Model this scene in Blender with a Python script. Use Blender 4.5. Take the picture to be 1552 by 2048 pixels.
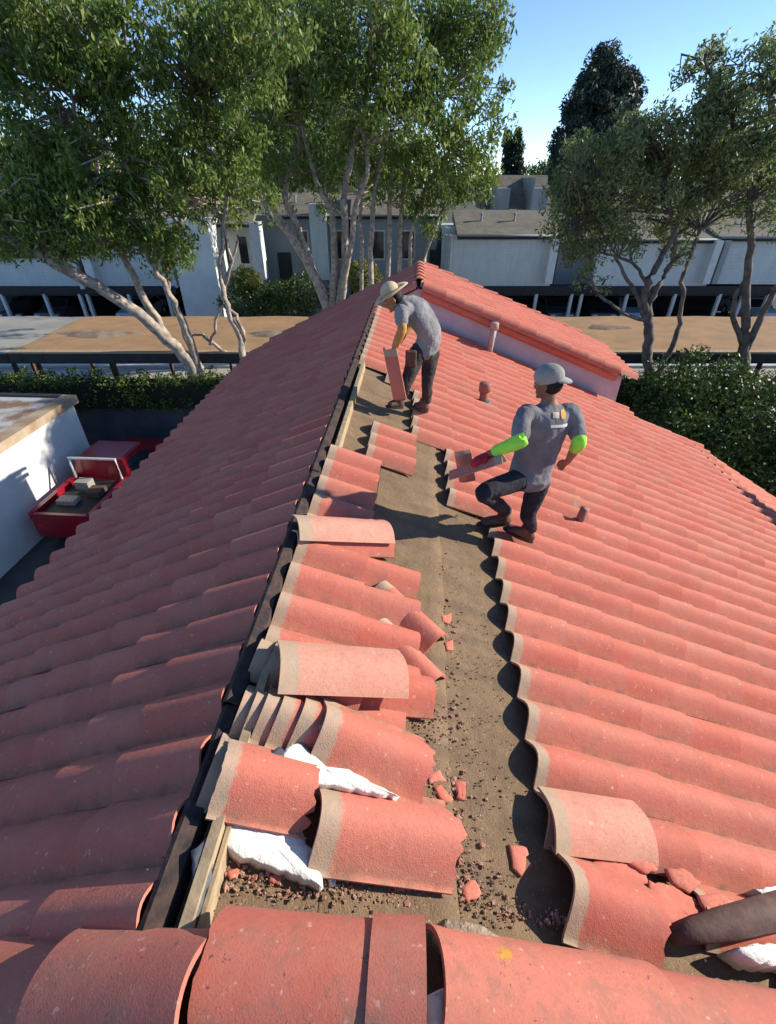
import bpy, bmesh, math, random
import numpy as np
from mathutils import Vector, Matrix, Euler, Quaternion

sc = bpy.context.scene
for o in list(bpy.data.objects): bpy.data.objects.remove(o)
C = sc.collection
RAD = math.radians

# ------------------------------------------------------------------ camera, sky, sun, exposure
FPX = 960.0; TH = math.atan((1024-350)/FPX); CAMZ = 2.1; AL = math.atan(69/1171.0)
cam_d = bpy.data.cameras.new('camera'); cam = bpy.data.objects.new('camera', cam_d); C.objects.link(cam)
cam_d.sensor_fit = 'HORIZONTAL'; cam_d.sensor_width = 36; cam_d.lens = 36*FPX/1552
cam_d.clip_start = 0.03; cam_d.clip_end = 3000
cam.location = (0, 0, CAMZ); cam.rotation_euler = (math.pi/2-TH, 0, 0)
sc.camera = cam
w = bpy.data.worlds.new('World'); sc.world = w; w.use_nodes = True
nt = w.node_tree; bg = nt.nodes['Background']
sky = nt.nodes.new('ShaderNodeTexSky'); sky.sky_type = 'NISHITA'; sky.sun_disc = False
SUN_EL, SUN_AZ = RAD(24), RAD(9)      # azimuth: from world +X towards +Y
sky.sun_elevation = SUN_EL; sky.sun_rotation = math.pi/2-SUN_AZ
sky.air_density = 0.75; sky.dust_density = 0.0; sky.ozone_density = 3.2; sky.altitude = 1500
nt.links.new(sky.outputs[0], bg.inputs[0]); bg.inputs[1].default_value = 0.142
sd = bpy.data.lights.new('sun', 'SUN'); sd.energy = 4.5; sd.angle = RAD(0.5); sd.color = (1, .915, .78)
sun = bpy.data.objects.new('sun', sd); C.objects.link(sun)
sv = Vector((math.cos(SUN_EL)*math.cos(SUN_AZ), math.cos(SUN_EL)*math.sin(SUN_AZ), math.sin(SUN_EL)))
sun.rotation_euler = sv.to_track_quat('Z', 'Y').to_euler(); sun.location = (30, 0, 20)
sc.view_settings.view_transform = 'Standard'; sc.view_settings.look = 'None'
sc.view_settings.gamma = 1; sc.view_settings.exposure = 0.76
sc.render.engine = 'CYCLES'

# ------------------------------------------------------------------ helpers
PR, PL, XR = RAD(21), RAD(26), -0.777
CA, SA = math.cos(AL), math.sin(AL)
ROT = Matrix.Rotation(-AL, 4, 'Z')
def RW(x, y, z=0.0): return Vector((x*CA+y*SA, -x*SA+y*CA, z))      # roof frame -> world
def PX(u, v, Y):                                                    # where the sight line of a photo point meets depth Y
    a = (u-776)/FPX; b = -(v-1024)/FPX
    d = Vector((a, b*math.sin(TH)+math.cos(TH), b*math.cos(TH)-math.sin(TH)))
    k = Y/d.y
    return Vector((d.x*k, Y, CAMZ+d.z*k))
def zr(x): return -(x-XR)*math.tan(PR)
def zl(x): return (x-XR)*math.tan(PL)
GZ = -6.4

def tag(o, label=None, cat=None, group=None, kind=None):
    if label: o['label'] = label
    if cat: o['category'] = cat
    if group: o['group'] = group
    if kind: o['kind'] = kind
    return o
def mesh_obj(name, verts, faces, mat=None, parent=None, smooth=False, mats=None, fm=None):
    me = bpy.data.meshes.new(name); me.from_pydata([tuple(v) for v in verts], [], faces); me.update()
    if mat: me.materials.append(mat)
    if mats:
        for m in mats: me.materials.append(m)
        if fm is not None: me.polygons.foreach_set('material_index', fm)
    if smooth: me.polygons.foreach_set('use_smooth', [True]*len(me.polygons))
    o = bpy.data.objects.new(name, me); C.objects.link(o)
    if parent: o.parent = parent
    return o
def inst(name, me, parent=None, M=None):
    o = bpy.data.objects.new(name, me); C.objects.link(o)
    if parent: o.parent = parent
    if M is not None: o.matrix_local = M if parent else M
    return o
def empty(name, loc=(0, 0, 0), M=None):
    o = bpy.data.objects.new(name, None); C.objects.link(o); o.empty_display_size = .2
    if M is not None: o.matrix_world = M
    else: o.location = loc
    return o
class MB:
    def __init__(s): s.v = []; s.f = []
    def add(s, vs, fs):
        n = len(s.v); s.v += [tuple(p) for p in vs]; s.f += [tuple(i+n for i in f) for f in fs]
    def box(s, x0, x1, y0, y1, z0, z1, M=None):
        vs = [Vector((x, y, z)) for x in (x0, x1) for y in (y0, y1) for z in (z0, z1)]
        if M is not None: vs = [M @ p for p in vs]
        s.add(vs, [(0,1,3,2),(4,6,7,5),(0,4,5,1),(2,3,7,6),(0,2,6,4),(1,5,7,3)])
    def prism(s, poly, ax, a0, a1):   # poly of 2D points extruded along axis
        n = len(poly); vs = []
        for a in (a0, a1):
            for p in poly:
                q = list(p); q.insert(ax, a); vs.append(q)
        fs = [tuple(range(n))[::-1], tuple(range(n, 2*n))]+[(i, (i+1) % n, n+(i+1) % n, n+i) for i in range(n)]
        s.add(vs, fs)
    def tube(s, pts, rad, seg=8, cap=True):
        pts = [Vector(p) for p in pts]; n = len(pts)
        if not hasattr(rad, '__len__'): rad = [rad]*n
        up = Vector((0.13, .2, 1)); base = len(s.v); vs = []; fs = []
        for i, p in enumerate(pts):
            t = (pts[min(i+1, n-1)]-pts[max(i-1, 0)]).normalized()
            u = t.cross(up)
            if u.length < .15: u = t.cross(Vector((1, .1, 0)))
            u.normalize(); v = t.cross(u)
            for k in range(seg):
                a = 2*math.pi*k/seg; vs.append(p+(u*math.cos(a)+v*math.sin(a))*rad[i])
        for i in range(n-1):
            for k in range(seg):
                k2 = (k+1) % seg; fs.append((i*seg+k, i*seg+k2, (i+1)*seg+k2, (i+1)*seg+k))
        if cap: fs.append(tuple(range(seg))[::-1]); fs.append(tuple((n-1)*seg+k for k in range(seg)))
        s.add(vs, fs)
    def build(s, name, mat, parent=None, smooth=False): return mesh_obj(name, s.v, s.f, mat, parent, smooth)

# ------------------------------------------------------------------ materials
def newmat(name):
    m = bpy.data.materials.new(name); m.use_nodes = True; n = m.node_tree.nodes; l = m.node_tree.links
    return m, n, l, n['Principled BSDF']
def N(n, t, **k):
    x = n.new(t)
    for a, b in k.items(): setattr(x, a, b)
    return x
def noise(n, l, co, scale, detail=4, rough=.55):
    x = n.new('ShaderNodeTexNoise'); x.inputs['Scale'].default_value = scale; x.inputs['Detail'].default_value = detail
    x.inputs['Roughness'].default_value = rough
    if co is not None: l.new(co, x.inputs['Vector'])
    return x.outputs[0]
def ramp(n, l, f, a, b, ca=(0,0,0,1), cb=(1,1,1,1)):
    r = n.new('ShaderNodeValToRGB'); r.color_ramp.elements[0].position = a; r.color_ramp.elements[1].position = b
    r.color_ramp.elements[0].color = ca; r.color_ramp.elements[1].color = cb; l.new(f, r.inputs[0]); return r.outputs[0]
def mix(n, l, fac, a, b, blend='MIX'):
    x = n.new('ShaderNodeMix'); x.data_type = 'RGBA'; x.blend_type = blend
    for sock, val in ((x.inputs[0], fac), (x.inputs[6], a), (x.inputs[7], b)):
        if hasattr(val, 'is_linked') or hasattr(val, 'links'): l.new(val, sock)
        else: sock.default_value = val if sock.type == 'VALUE' else (*val[:3], 1)
    return x.outputs[2]
def math_(n, l, op, a, b=0.0, clamp=False):
    x = n.new('ShaderNodeMath'); x.operation = op; x.use_clamp = clamp
    for i, v in enumerate((a, b)):
        if hasattr(v, 'links'): l.new(v, x.inputs[i])
        else: x.inputs[i].default_value = v
    return x.outputs[0]
def bump(n, l, h, dist, strength=1.0):
    b = n.new('ShaderNodeBump'); b.inputs['Distance'].default_value = dist; b.inputs['Strength'].default_value = strength
    l.new(h, b.inputs['Height']); return b.outputs[0]
def geo_pos(n): return n.new('ShaderNodeNewGeometry').outputs['Position']
def obj_co(n): return n.new('ShaderNodeTexCoord').outputs['Object']

def simple(name, col, col2=None, scale=8, rough=.8, bd=0, bscale=60, detail=5, lo=.35, hi=.65, obj=False, spec=.3):
    m, n, l, p = newmat(name); co = obj_co(n) if obj else geo_pos(n)
    p.inputs['Roughness'].default_value = rough; p.inputs['Specular IOR Level'].default_value = spec
    if col2: l.new(ramp(n, l, noise(n, l, co, scale, detail), lo, hi, (*col, 1), (*col2, 1)), p.inputs['Base Color'])
    else: p.inputs['Base Color'].default_value = (*col, 1)
    if bd: l.new(bump(n, l, noise(n, l, co, bscale, 3), bd), p.inputs['Normal'])
    return m

def tile_material(name, base=(.56,.146,.098), pale=(.61,.235,.17), headgray=True, dirt=.7):
    m, n, l, p = newmat(name); pos = geo_pos(n)
    at = N(n, 'ShaderNodeAttribute', attribute_name='tx'); rn = N(n, 'ShaderNodeAttribute', attribute_name='rnd')
    hz = N(n, 'ShaderNodeAttribute', attribute_name='hz')
    oi = n.new('ShaderNodeObjectInfo')
    r = math_(n, l, 'FRACT', math_(n, l, 'ADD', rn.outputs['Fac'], oi.outputs['Random']))
    col = mix(n, l, math_(n, l, 'MULTIPLY', r, .55), base, pale)
    r2 = math_(n, l, 'FRACT', math_(n, l, 'MULTIPLY', r, 7.31))
    col = mix(n, l, math_(n, l, 'MULTIPLY', ramp(n, l, r2, .5, 1.0), .4), col, (.40,.095,.07))
    big = noise(n, l, pos, 3.2, 5, .6)
    col = mix(n, l, math_(n, l, 'MULTIPLY', ramp(n, l, big, .42, .72), .5), col, (.60,.215,.15))
    # mottled wear and grime
    fine = noise(n, l, pos, 55, 5, .7)
    col = mix(n, l, math_(n, l, 'MULTIPLY', ramp(n, l, fine, .50, .70), .4), col, (.34,.11,.085))
    wx = noise(n, l, pos, 7.5, 6, .75)
    col = mix(n, l, math_(n, l, 'MULTIPLY', ramp(n, l, wx, .50, .70), .42), col, (.36,.15,.105))
    col = mix(n, l, math_(n, l, 'MULTIPLY', ramp(n, l, noise(n, l, pos, 1.6, 4, .6), .5, .68), .35), col, (.44,.20,.14))
    fine2 = noise(n, l, pos, 140, 3, .6)
    col = mix(n, l, math_(n, l, 'MULTIPLY', ramp(n, l, fine2, .60, .70), .5), col, (.17,.085,.07))
    col = mix(n, l, math_(n, l, 'MULTIPLY', ramp(n, l, noise(n, l, pos, 31, 2, .5), .68, .74), .6), col, (.66,.42,.33))
    # silt gathered in the pans
    low = ramp(n, l, hz.outputs['Fac'], 0.02, .45, (1,1,1,1), (0,0,0,1))
    pat = ramp(n, l, noise(n, l, pos, 9, 5, .7), .43, .62)
    lowb = ramp(n, l, hz.outputs['Fac'], 0.0, .7, (1,1,1,1), (0,0,0,1))
    col = mix(n, l, math_(n, l, 'MULTIPLY', math_(n, l, 'MULTIPLY', lowb, ramp(n, l, noise(n, l, pos, 42, 5, .75), .40, .62)), .75), col, (.42,.25,.165))
    col = mix(n, l, math_(n, l, 'MULTIPLY', math_(n, l, 'MULTIPLY', low, pat), dirt), col, (.20,.115,.08))
    if headgray:
        tx = math_(n, l, 'ADD', at.outputs['Fac'], math_(n, l, 'MULTIPLY', math_(n, l, 'SUBTRACT', noise(n, l, pos, 34, 6, .7), .5), .07))
        g = ramp(n, l, tx, .058, .074, (1,1,1,1), (0,0,0,1))
        gcol = ramp(n, l, noise(n, l, pos, 24, 5, .7), .35, .68, (.46,.31,.21,1), (.36,.30,.215,1))
        col = mix(n, l, math_(n, l, 'MULTIPLY', g, .93), col, gcol)
    l.new(col, p.inputs['Base Color']); p.inputs['Roughness'].default_value = .85; p.inputs['Specular IOR Level'].default_value = .25
    h = math_(n, l, 'ADD', noise(n, l, pos, 170, 3), math_(n, l, 'MULTIPLY', noise(n, l, pos, 20, 4), 1.2))
    l.new(bump(n, l, h, .0035 if headgray else .0018, .7), p.inputs['Normal'])
    return m
M_TILE = tile_material('roof_tile_clay')
M_TILE_IN = simple('tile_broken_core', (.50,.24,.16), (.40,.30,.22), 25, .9, .002)
M_CAP = tile_material('cap_tile_clay', base=(.50,.135,.09), headgray=False, dirt=.85)
def add_marks():
    n = M_CAP.node_tree.nodes; l = M_CAP.node_tree.links; p = n['Principled BSDF']; pos = geo_pos(n); src = p.inputs['Base Color'].links[0].from_socket
    c = mix(n, l, math_(n, l, 'MULTIPLY', ramp(n, l, noise(n, l, pos, 6, 6, .75), .52, .66), .6), src, (.27,.15,.105))
    c = mix(n, l, math_(n, l, 'MULTIPLY', ramp(n, l, noise(n, l, pos, 26, 5, .8), .64, .68), .9), c, (.10,.055,.05))
    for (u, v, Y, r, col) in ((1004, 1888, .52, .026, (.62,.36,.03)), (1010, 1912, .50, .02, (.55,.30,.03)), (945, 1985, .40, .03, (.50,.20,.05))):
        d = n.new('ShaderNodeVectorMath'); d.operation = 'DISTANCE'; l.new(pos, d.inputs[0]); d.inputs[1].default_value = PX(u, v, Y)
        dd = math_(n, l, 'ADD', d.outputs['Value'], math_(n, l, 'MULTIPLY', math_(n, l, 'SUBTRACT', noise(n, l, pos, 45, 5, .7), .5), .09))
        c = mix(n, l, math_(n, l, 'MULTIPLY', ramp(n, l, dd, r, r+.012, (1,1,1,1), (0,0,0,1)), .85), c, col)
    l.new(c, p.inputs['Base Color'])
add_marks()
M_FELT = None
def felt():
    m, n, l, p = newmat('underlayment_felt'); pos = geo_pos(n)
    c = ramp(n, l, noise(n, l, pos, 3, 6, .65), .3, .7, (.15,.096,.052,1), (.255,.17,.092,1))
    c = mix(n, l, math_(n, l, 'MULTIPLY', ramp(n, l, noise(n, l, pos, 11, 6, .7), .50, .70), .7), c, (.14,.085,.05))
    mp = n.new('ShaderNodeMapping'); l.new(pos, mp.inputs[0]); mp.inputs['Scale'].default_value = (1.2, 7, 1)
    c = mix(n, l, math_(n, l, 'MULTIPLY', ramp(n, l, noise(n, l, mp.outputs[0], 1.6, 4), .5, .66), .45), c, (.17,.11,.065))
    sx = n.new('ShaderNodeSeparateXYZ'); l.new(pos, sx.inputs[0])
    yy = math_(n, l, 'ADD', math_(n, l, 'MULTIPLY', sx.outputs[0], SA), math_(n, l, 'MULTIPLY', sx.outputs[1], CA))
    yy = math_(n, l, 'ADD', yy, math_(n, l, 'MULTIPLY', noise(n, l, pos, 5, 4), .12))
    st = math_(n, l, 'SINE', math_(n, l, 'MULTIPLY', yy, 2*math.pi/.27))
    c = mix(n, l, math_(n, l, 'MULTIPLY', math_(n, l, 'MULTIPLY', ramp(n, l, st, .2, .9), ramp(n, l, noise(n, l, pos, 3.3, 4), .38, .6)), .6), c, (.12,.08,.05))
    c = mix(n, l, math_(n, l, 'MULTIPLY', ramp(n, l, noise(n, l, pos, 170, 3), .45, .7), .5), c, (.13,.09,.06))
    c = mix(n, l, math_(n, l, 'MULTIPLY', ramp(n, l, noise(n, l, pos, 95, 2), .66, .72), .8), c, (.52,.30,.21))
    l.new(c, p.inputs['Base Color']); p.inputs['Roughness'].default_value = .95
    h = math_(n, l, 'ADD', noise(n, l, pos, 110, 4), math_(n, l, 'MULTIPLY', noise(n, l, pos, 14, 4), 2.0))
    l.new(bump(n, l, h, .008, .8), p.inputs['Normal']); return m
M_FELT = felt()
M_WOOD = simple('weathered_wood', (.44,.33,.2), (.30,.225,.14), 14, .85, .003, 40)
M_MORTAR = simple('white_mortar', (.80,.78,.72), (.58,.53,.45), 16, .95, .006, 60, lo=.45, hi=.8)
M_MASTIC = simple('grey_mastic', (.05,.06,.075), (.11,.115,.125), 9, .6, .006, 20)
M_STUCCO = simple('pale_stucco', (.50,.47,.50), (.58,.55,.56), 5, .9, .003, 80)
M_WHITEWALL = simple('white_stucco_wall', (.74,.74,.70), (.64,.65,.62), 1.3, .9, .003, 60)
M_PIPE = simple('brown_painted_pipe', (.33,.13,.095), (.25,.12,.09), 10, .6, .002, 40)
M_PIPE_L = simple('pale_pipe', (.45,.38,.34), (.33,.25,.22), 10, .6, .002, 40)
M_DARKBRN = simple('dark_brown_wood', (.075,.045,.04), (.13,.07,.055), 12, .8, .004, 35)
M_ASPHALT = simple('asphalt', (.05,.056,.062), (.075,.08,.085), 1.5, .9, .004, 60)
M_CONC = simple('concrete', (.42,.39,.33), (.34,.32,.28), 1.0, .9, .003, 30)
M_GROUND = simple('dry_ground', (.11,.095,.06), (.06,.075,.035), .4, .95, .01, 10)
M_GRAVEL = simple('tan_gravel_roofing', (.40,.235,.115), (.29,.185,.10), 1.6, .95, .01, 25, lo=.3, hi=.7)
M_GREYROOF = simple('grey_roofing', (.24,.24,.22), (.33,.32,.27), .9, .9, .005, 25)
M_BLACKT = simple('dark_hole_black', (.018,.019,.022), (.03,.03,.033), 4, .6)
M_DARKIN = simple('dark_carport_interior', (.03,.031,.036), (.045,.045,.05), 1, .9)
M_TRIMW = simple('white_trim_paint', (.62,.63,.62), (.52,.54,.54), 3, .6)
M_GLASS = simple('dark_window_glass', (.02,.025,.03), None, rough=.08, spec=.8)
M_LIT = simple('leaf_litter', (.20,.13,.085), (.30,.24,.18), 2.4, .95, .01, 14)

def siding(name, c1, c2):
    m, n, l, p = newmat(name); pos = geo_pos(n)
    sx = n.new('ShaderNodeSeparateXYZ'); l.new(pos, sx.inputs[0])
    f = math_(n, l, 'FRACT', math_(n, l, 'MULTIPLY', sx.outputs[2], 5.0))
    c = ramp(n, l, noise(n, l, pos, .9, 5, .6), .3, .7, (*c1, 1), (*c2, 1))
    mp = n.new('ShaderNodeMapping'); l.new(pos, mp.inputs[0]); mp.inputs['Scale'].default_value = (3, 3, .3)
    c = mix(n, l, math_(n, l, 'MULTIPLY', ramp(n, l, noise(n, l, mp.outputs[0], 2, 4), .5, .75), .35), c, (.3,.31,.30))
    l.new(c, p.inputs['Base Color']); p.inputs['Roughness'].default_value = .7
    l.new(bump(n, l, f, .012, .8), p.inputs['Normal']); return m
M_SIDE = siding('pale_grey_siding', (.48,.52,.52), (.56,.60,.59))
M_SIDE2 = siding('mid_grey_siding', (.22,.25,.27), (.27,.30,.32))
def shingle():
    m, n, l, p = newmat('asphalt_shingle'); co = geo_pos(n)
    b = n.new('ShaderNodeTexBrick'); l.new(co, b.inputs['Vector']); b.inputs['Scale'].default_value = 1
    b.inputs['Brick Width'].default_value = .33; b.inputs['Row Height'].default_value = .16; b.inputs['Mortar Size'].default_value = .012
    b.inputs['Color1'].default_value = (.20,.175,.135,1); b.inputs['Color2'].default_value = (.145,.13,.10,1); b.inputs['Mortar'].default_value = (.06,.055,.05,1)
    c = mix(n, l, math_(n, l, 'MULTIPLY', ramp(n, l, noise(n, l, co, 1.3, 5), .4, .7), .5), b.outputs[0], (.25,.22,.16))
    l.new(c, p.inputs['Base Color']); p.inputs['Roughness'].default_value = .95
    l.new(bump(n, l, noise(n, l, co, 9, 4), .02, .6), p.inputs['Normal']); return m
M_SHING = shingle()
def leafmat(name, c1, c2, c3, trans=.35, sc_=2.2):
    m, n, l, p = newmat(name); pos = geo_pos(n)
    ra = N(n, 'ShaderNodeAttribute', attribute_name='rnd').outputs['Fac']
    c = ramp(n, l, noise(n, l, pos, sc_, 3), .35, .65, (*c1, 1), (*c2, 1))
    c = mix(n, l, ramp(n, l, ra, .55, 1.0), c, c3)
    l.new(c, p.inputs['Base Color']); p.inputs['Roughness'].default_value = .5; p.inputs['Specular IOR Level'].default_value = .35
    tr = n.new('ShaderNodeBsdfTranslucent'); l.new(c, tr.inputs[0])
    mx = n.new('ShaderNodeMixShader'); mx.inputs[0].default_value = trans
    l.new(p.outputs[0], mx.inputs[1]); l.new(tr.outputs[0], mx.inputs[2]); l.new(mx.outputs[0], n['Material Output'].inputs[0])
    return m
M_LEAF = leafmat('gum_leaf', (.06,.115,.02), (.16,.225,.04), (.28,.34,.09), .42, 1.0)
M_LEAF_R = leafmat('grey_green_leaf', (.10,.15,.055), (.20,.25,.085), (.31,.36,.16), .45, 1.2)
M_LEAF_D = leafmat('dark_shrub_leaf', (.03,.058,.016), (.06,.10,.025), (.12,.18,.04), .25)
M_LEAF_H = leafmat('hedge_leaf', (.05,.085,.018), (.11,.16,.03), (.19,.24,.06), .3, 1.2)
M_NEEDLE = leafmat('conifer_needles', (.022,.038,.028), (.038,.058,.036), (.06,.08,.05), .1)
M_LEAF_Y = leafmat('yellow_shrub_leaf', (.13,.15,.02), (.2,.21,.03), (.25,.25,.05), .3)
M_BARK = simple('pale_bark', (.46,.38,.31), (.20,.16,.13), 6, .9, .01, 18)
M_BARK_D = simple('grey_bark', (.17,.145,.125), (.08,.07,.06), 5, .9, .01, 18)

# ------------------------------------------------------------------ clay tile meshes
TW, TL, THK = .27, .485, .012
def prof(y, A=.098, hw=.1365):
    return A*(.5+.5*math.cos(math.pi*min(abs(y)/hw, 1)))**.66
def tile_geo(ny=8, L=TL, x0=None, x1=None, y0=-.137, y1=.137, nx=1, A=.098, txo=0, warp=0, bottom=True, endcaps=(1,1), fn=None):
    """one S tile: length along x (uphill end at 0), barrel across y. returns verts, faces, tx, hz, matidx, smooth"""
    V = []; F = []; TX = []; HZ = []; MI = []; SM = []
    fn = fn or (lambda y: prof(y, A))
    ys = [y0+(y1-y0)*j/ny for j in range(ny+1)]
    X0 = [x0(y) if x0 else 0 for y in ys]; X1 = [x1(y) if x1 else L for y in ys]
    def grid(off):
        b = len(V)
        for i in range(nx+1):
            for j, y in enumerate(ys):
                x = X0[j]+(X1[j]-X0[j])*i/nx; z = fn(y)
                e = 1e-3; nrm = Vector((0, -(fn(y+e)-fn(y-e))/(2*e), 1)).normalized()
                V.append((x, y+nrm.y*off, z+nrm.z*off)); TX.append(x+txo); HZ.append(min(1, z/.09))
        return b
    def quads(b, flip, mi=0, sm=True):
        for i in range(nx):
            for j in range(ny):
                q = (b+i*(ny+1)+j, b+(i+1)*(ny+1)+j, b+(i+1)*(ny+1)+j+1, b+i*(ny+1)+j+1)
                F.append(q[::-1] if flip else q); MI.append(mi); SM.append(sm)
    t = grid(THK); quads(t, False)
    if bottom: bo = grid(0); quads(bo, True)
    for which, i in ((0, 0), (1, nx)):
        if not endcaps[which]: continue
        a = len(V)
        for j in range(ny+1):
            for off in (0, 1):
                src = t+i*(ny+1)+j
                if off: V.append(V[src])
                else:
                    y = ys[j]; V.append((V[src][0], y, fn(y)))
                TX.append(TX[src]); HZ.append(.9)
        for j in range(ny):
            q = (a+2*j, a+2*j+1, a+2*j+3, a+2*j+2)
            F.append(q if which == 0 else q[::-1]); MI.append(0); SM.append(False)
    if bottom:
        for j in (0, ny):
            a = len(V)
            for i in range(nx+1):
                src = t+i*(ny+1)+j; V.append(V[src]); V.append(V[bo+i*(ny+1)+j]); TX += [TX[src]]*2; HZ += [.5]*2
            for i in range(nx):
                q = (a+2*i, a+2*i+1, a+2*i+3, a+2*i+2)
                F.append(q if j == 0 else q[::-1]); MI.append(0); SM.append(False)
    return V, F, TX, HZ, MI, SM
def geo_to_mesh(name, G, mat, rnd=None):
    V, F, TX, HZ, MI, SM = G
    me = bpy.data.meshes.new(name); me.from_pydata(V, [], F); me.update(); me.materials.append(mat)
    me.polygons.foreach_set('use_smooth', SM)
    for nm, arr in (('tx', TX), ('hz', HZ)):
        a = me.attributes.new(nm, 'FLOAT', 'POINT'); a.data.foreach_set('value', arr)
    if rnd is not None:
        a = me.attributes.new('rnd', 'FLOAT', 'POINT'); a.data.foreach_set('value', rnd)
    return me
TILE_ME = geo_to_mesh('tile', tile_geo(10), M_TILE)
TILE_HI = geo_to_mesh('tile_near', tile_geo(16, nx=2), M_TILE)
TILE_L = geo_to_mesh('tile_left', tile_geo(14, A=.086, txo=1), M_TILE)

random.seed(7)
# ------------------------------------------------------------------ THE ROOF WE STAND ON
roof = empty('tiled_roof_building', M=ROT)
tag(roof, 'building under the red barrel tiled gable roof, stripped to brown felt along its ridge', 'building')
def rmat(x, y, z, side, jit=0, lift=0):
    """matrix in roof frame of a tile whose uphill end is at (x,y)"""
    R = Matrix.Rotation(PR-lift, 4, 'Y') if side > 0 else Matrix.Rotation(math.pi, 4, 'Z') @ Matrix.Rotation(PL-lift, 4, 'Y')
    J = Matrix.Rotation(random.gauss(0, jit), 4, 'Z') @ Matrix.Rotation(random.gauss(0, jit*.6), 4, 'X')
    return Matrix.Translation((x, y, z)) @ R @ J
EXP = .393; LIFT = math.atan((THK+.002)/EXP)
def wobble(x, y): return .003*math.sin(x*1.3+y*.7)+.003*math.sin(y*2.1-x)
laid = []   # (distance, matrix)
NY0, NY1 = -0.03, 10.0
XE = 5.55
def rows(y0, y1): 
    k = 0
    while y0+k*TW < y1: yield k, y0+k*TW; k += 1
def put(side, x, y, jit=.005, drop=0):
    z = (zr(x)+.005 if side > 0 else zl(x)+.02)+wobble(x, y)-drop
    M = rmat(x, y+random.gauss(0, .003), z+random.uniform(-.001, .002)*(3 if side < 0 else 1), side, jit, LIFT+(.014+random.uniform(-.010, .034) if side < 0 else 0))
    p = RW(x, y, z); d = (Vector((p.x, p.y, p.z))-Vector((0, 0, CAMZ))).length
    laid.append((d, M, side, x, y))
dX = EXP*math.cos(PR); X4 = .69
for k, y in rows(.60, NY1-.1):
    for c in range(-4, 14):
        x = X4+c*dX
        if c < 0:
            cc = c+4   # course from the ridge 0..3
            ok = False
            if y > 6.35: ok = True
            elif y > 4.85: ok = cc >= 2 or (cc == 1 and y > 6.0) 
            elif y > 3.98: ok = cc == 1 or cc == 3
            elif y > 3.70: ok = cc in (0, 3)
            elif y > 2.62: ok = cc == 0
            elif y > 1.6: ok = cc in (0, 1)
            if not ok: continue
            if cc == 1 and 3.9 < y < 4.85: x -= .05
        if c >= 0 and y < 1.0 and x < (1.3 if y > .7 else 1.6): continue      # smashed corner, built by hand
        if y > 9.3 and x > 4.0: continue
        put(1, x, y)
dXl = EXP*math.cos(PL)
for k, y in rows(.52, 12.1):
    for c in range(9):
        x = -.83-c*dXl
        put(-1, x, y, .014)
laid.sort(key=lambda t: t[0])
for d, M, side, x, y in laid[:300]:
    inst('tile', TILE_L if side < 0 else (TILE_HI if d < 3 else TILE_ME), roof, M)
# the rest: one joined part
def join_tiles(items, name, mat, parent, G=None):
    G = G or tile_geo(8, endcaps=(0, 1), bottom=False)
    V, F, TX, HZ, MI, SM = G
    v = np.array(V); n = len(V); f = np.array(F); allv = []; allf = []; rn = []
    for i, M in enumerate(items):
        A = np.array(M); allv.append(v @ A[:3, :3].T+A[:3, 3]); allf.append(f+i*n); rn += [random.random()]*n
    me = geo_to_mesh(name, (np.vstack(allv).tolist(), np.vstack(allf).tolist(), TX*len(items), HZ*len(items), None, SM*len(items)), mat, rn)
    o = inst(name, me, parent); o['kind'] = 'stuff'; return o
join_tiles([t[1] for t in laid[300:] if t[2] > 0], 'far_tiles', M_TILE, roof)
join_tiles([t[1] for t in laid[300:] if t[2] < 0], 'far_tiles', M_TILE, roof, tile_geo(8, A=.086, txo=1, endcaps=(0, 1), bottom=False))
# lower, steeper skirt beyond the break of the slope (in the shade of the added unseen building)
PS = RAD(30); sk = []
z0 = zr(XE)
for k, y in rows(1.0, 9.2):
    for c in range(9):
        s_ = c*EXP; x = XE+.12+s_*math.cos(PS); z = z0-.05-s_*math.sin(PS)
        sk.append(Matrix.Translation((x, y, z)) @ Matrix.Rotation(PS-LIFT, 4, 'Y') @ Matrix.Rotation(random.gauss(0, .01), 4, 'Z'))
join_tiles(sk, 'skirt_tiles', M_TILE, roof)
b = MB(); b.prism([(XE+.05, z0-.08), (XE+3.3, z0-.08-3.25*math.tan(PS)), (XE+3.3, z0-.3-3.25*math.tan(PS)), (XE+.05, z0-.3)], 1, .9, 9.3)
b.build('skirt_deck', M_DARKBRN, roof)

# decks: fine grid with sag on the right slope
def deck(name, x0, x1, y0, y1, zf, mat, nx, ny, thick=.12, amp=.004):
    V = []; F = []
    for j in range(ny+1):
        for i in range(nx+1):
            x = x0+(x1-x0)*i/nx; y = y0+(y1-y0)*j/ny
            z = zf(x)+amp*math.sin(x*5+1.3*math.sin(y*2))*math.sin(y*4.1)+amp*.7*math.sin(y*11+x*3)
            V.append((x, y, z))
    for j in range(ny):
        for i in range(nx):
            a = j*(nx+1)+i; F.append((a, a+1, a+nx+2, a+nx+1))
    n = len(V)
    c = [(x0, y0), (x1, y0), (x1, y1), (x0, y1)]
    for (x, y) in c: V.append((x, y, zf(x)-.01))
    for (x, y) in c: V.append((x, y, zf(x)-thick))
    for i in range(4): F.append((n+i, n+4+i, n+4+(i+1) % 4, n+(i+1) % 4))
    F.append((n+4, n+7, n+6, n+5))
    return mesh_obj(name, V, F, mat, roof, True)
deck('underlayment', XR+.015, 1.6, -.3, 10.0, zr, M_FELT, 40, 160)
deck('roof_deck', 1.6, XE+.06, -.3, 9.35, zr, M_FELT, 20, 60)
deck('roof_deck', -4.05, XR-.04, -.3, 12.2, zl, M_DARKBRN, 10, 30)
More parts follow.
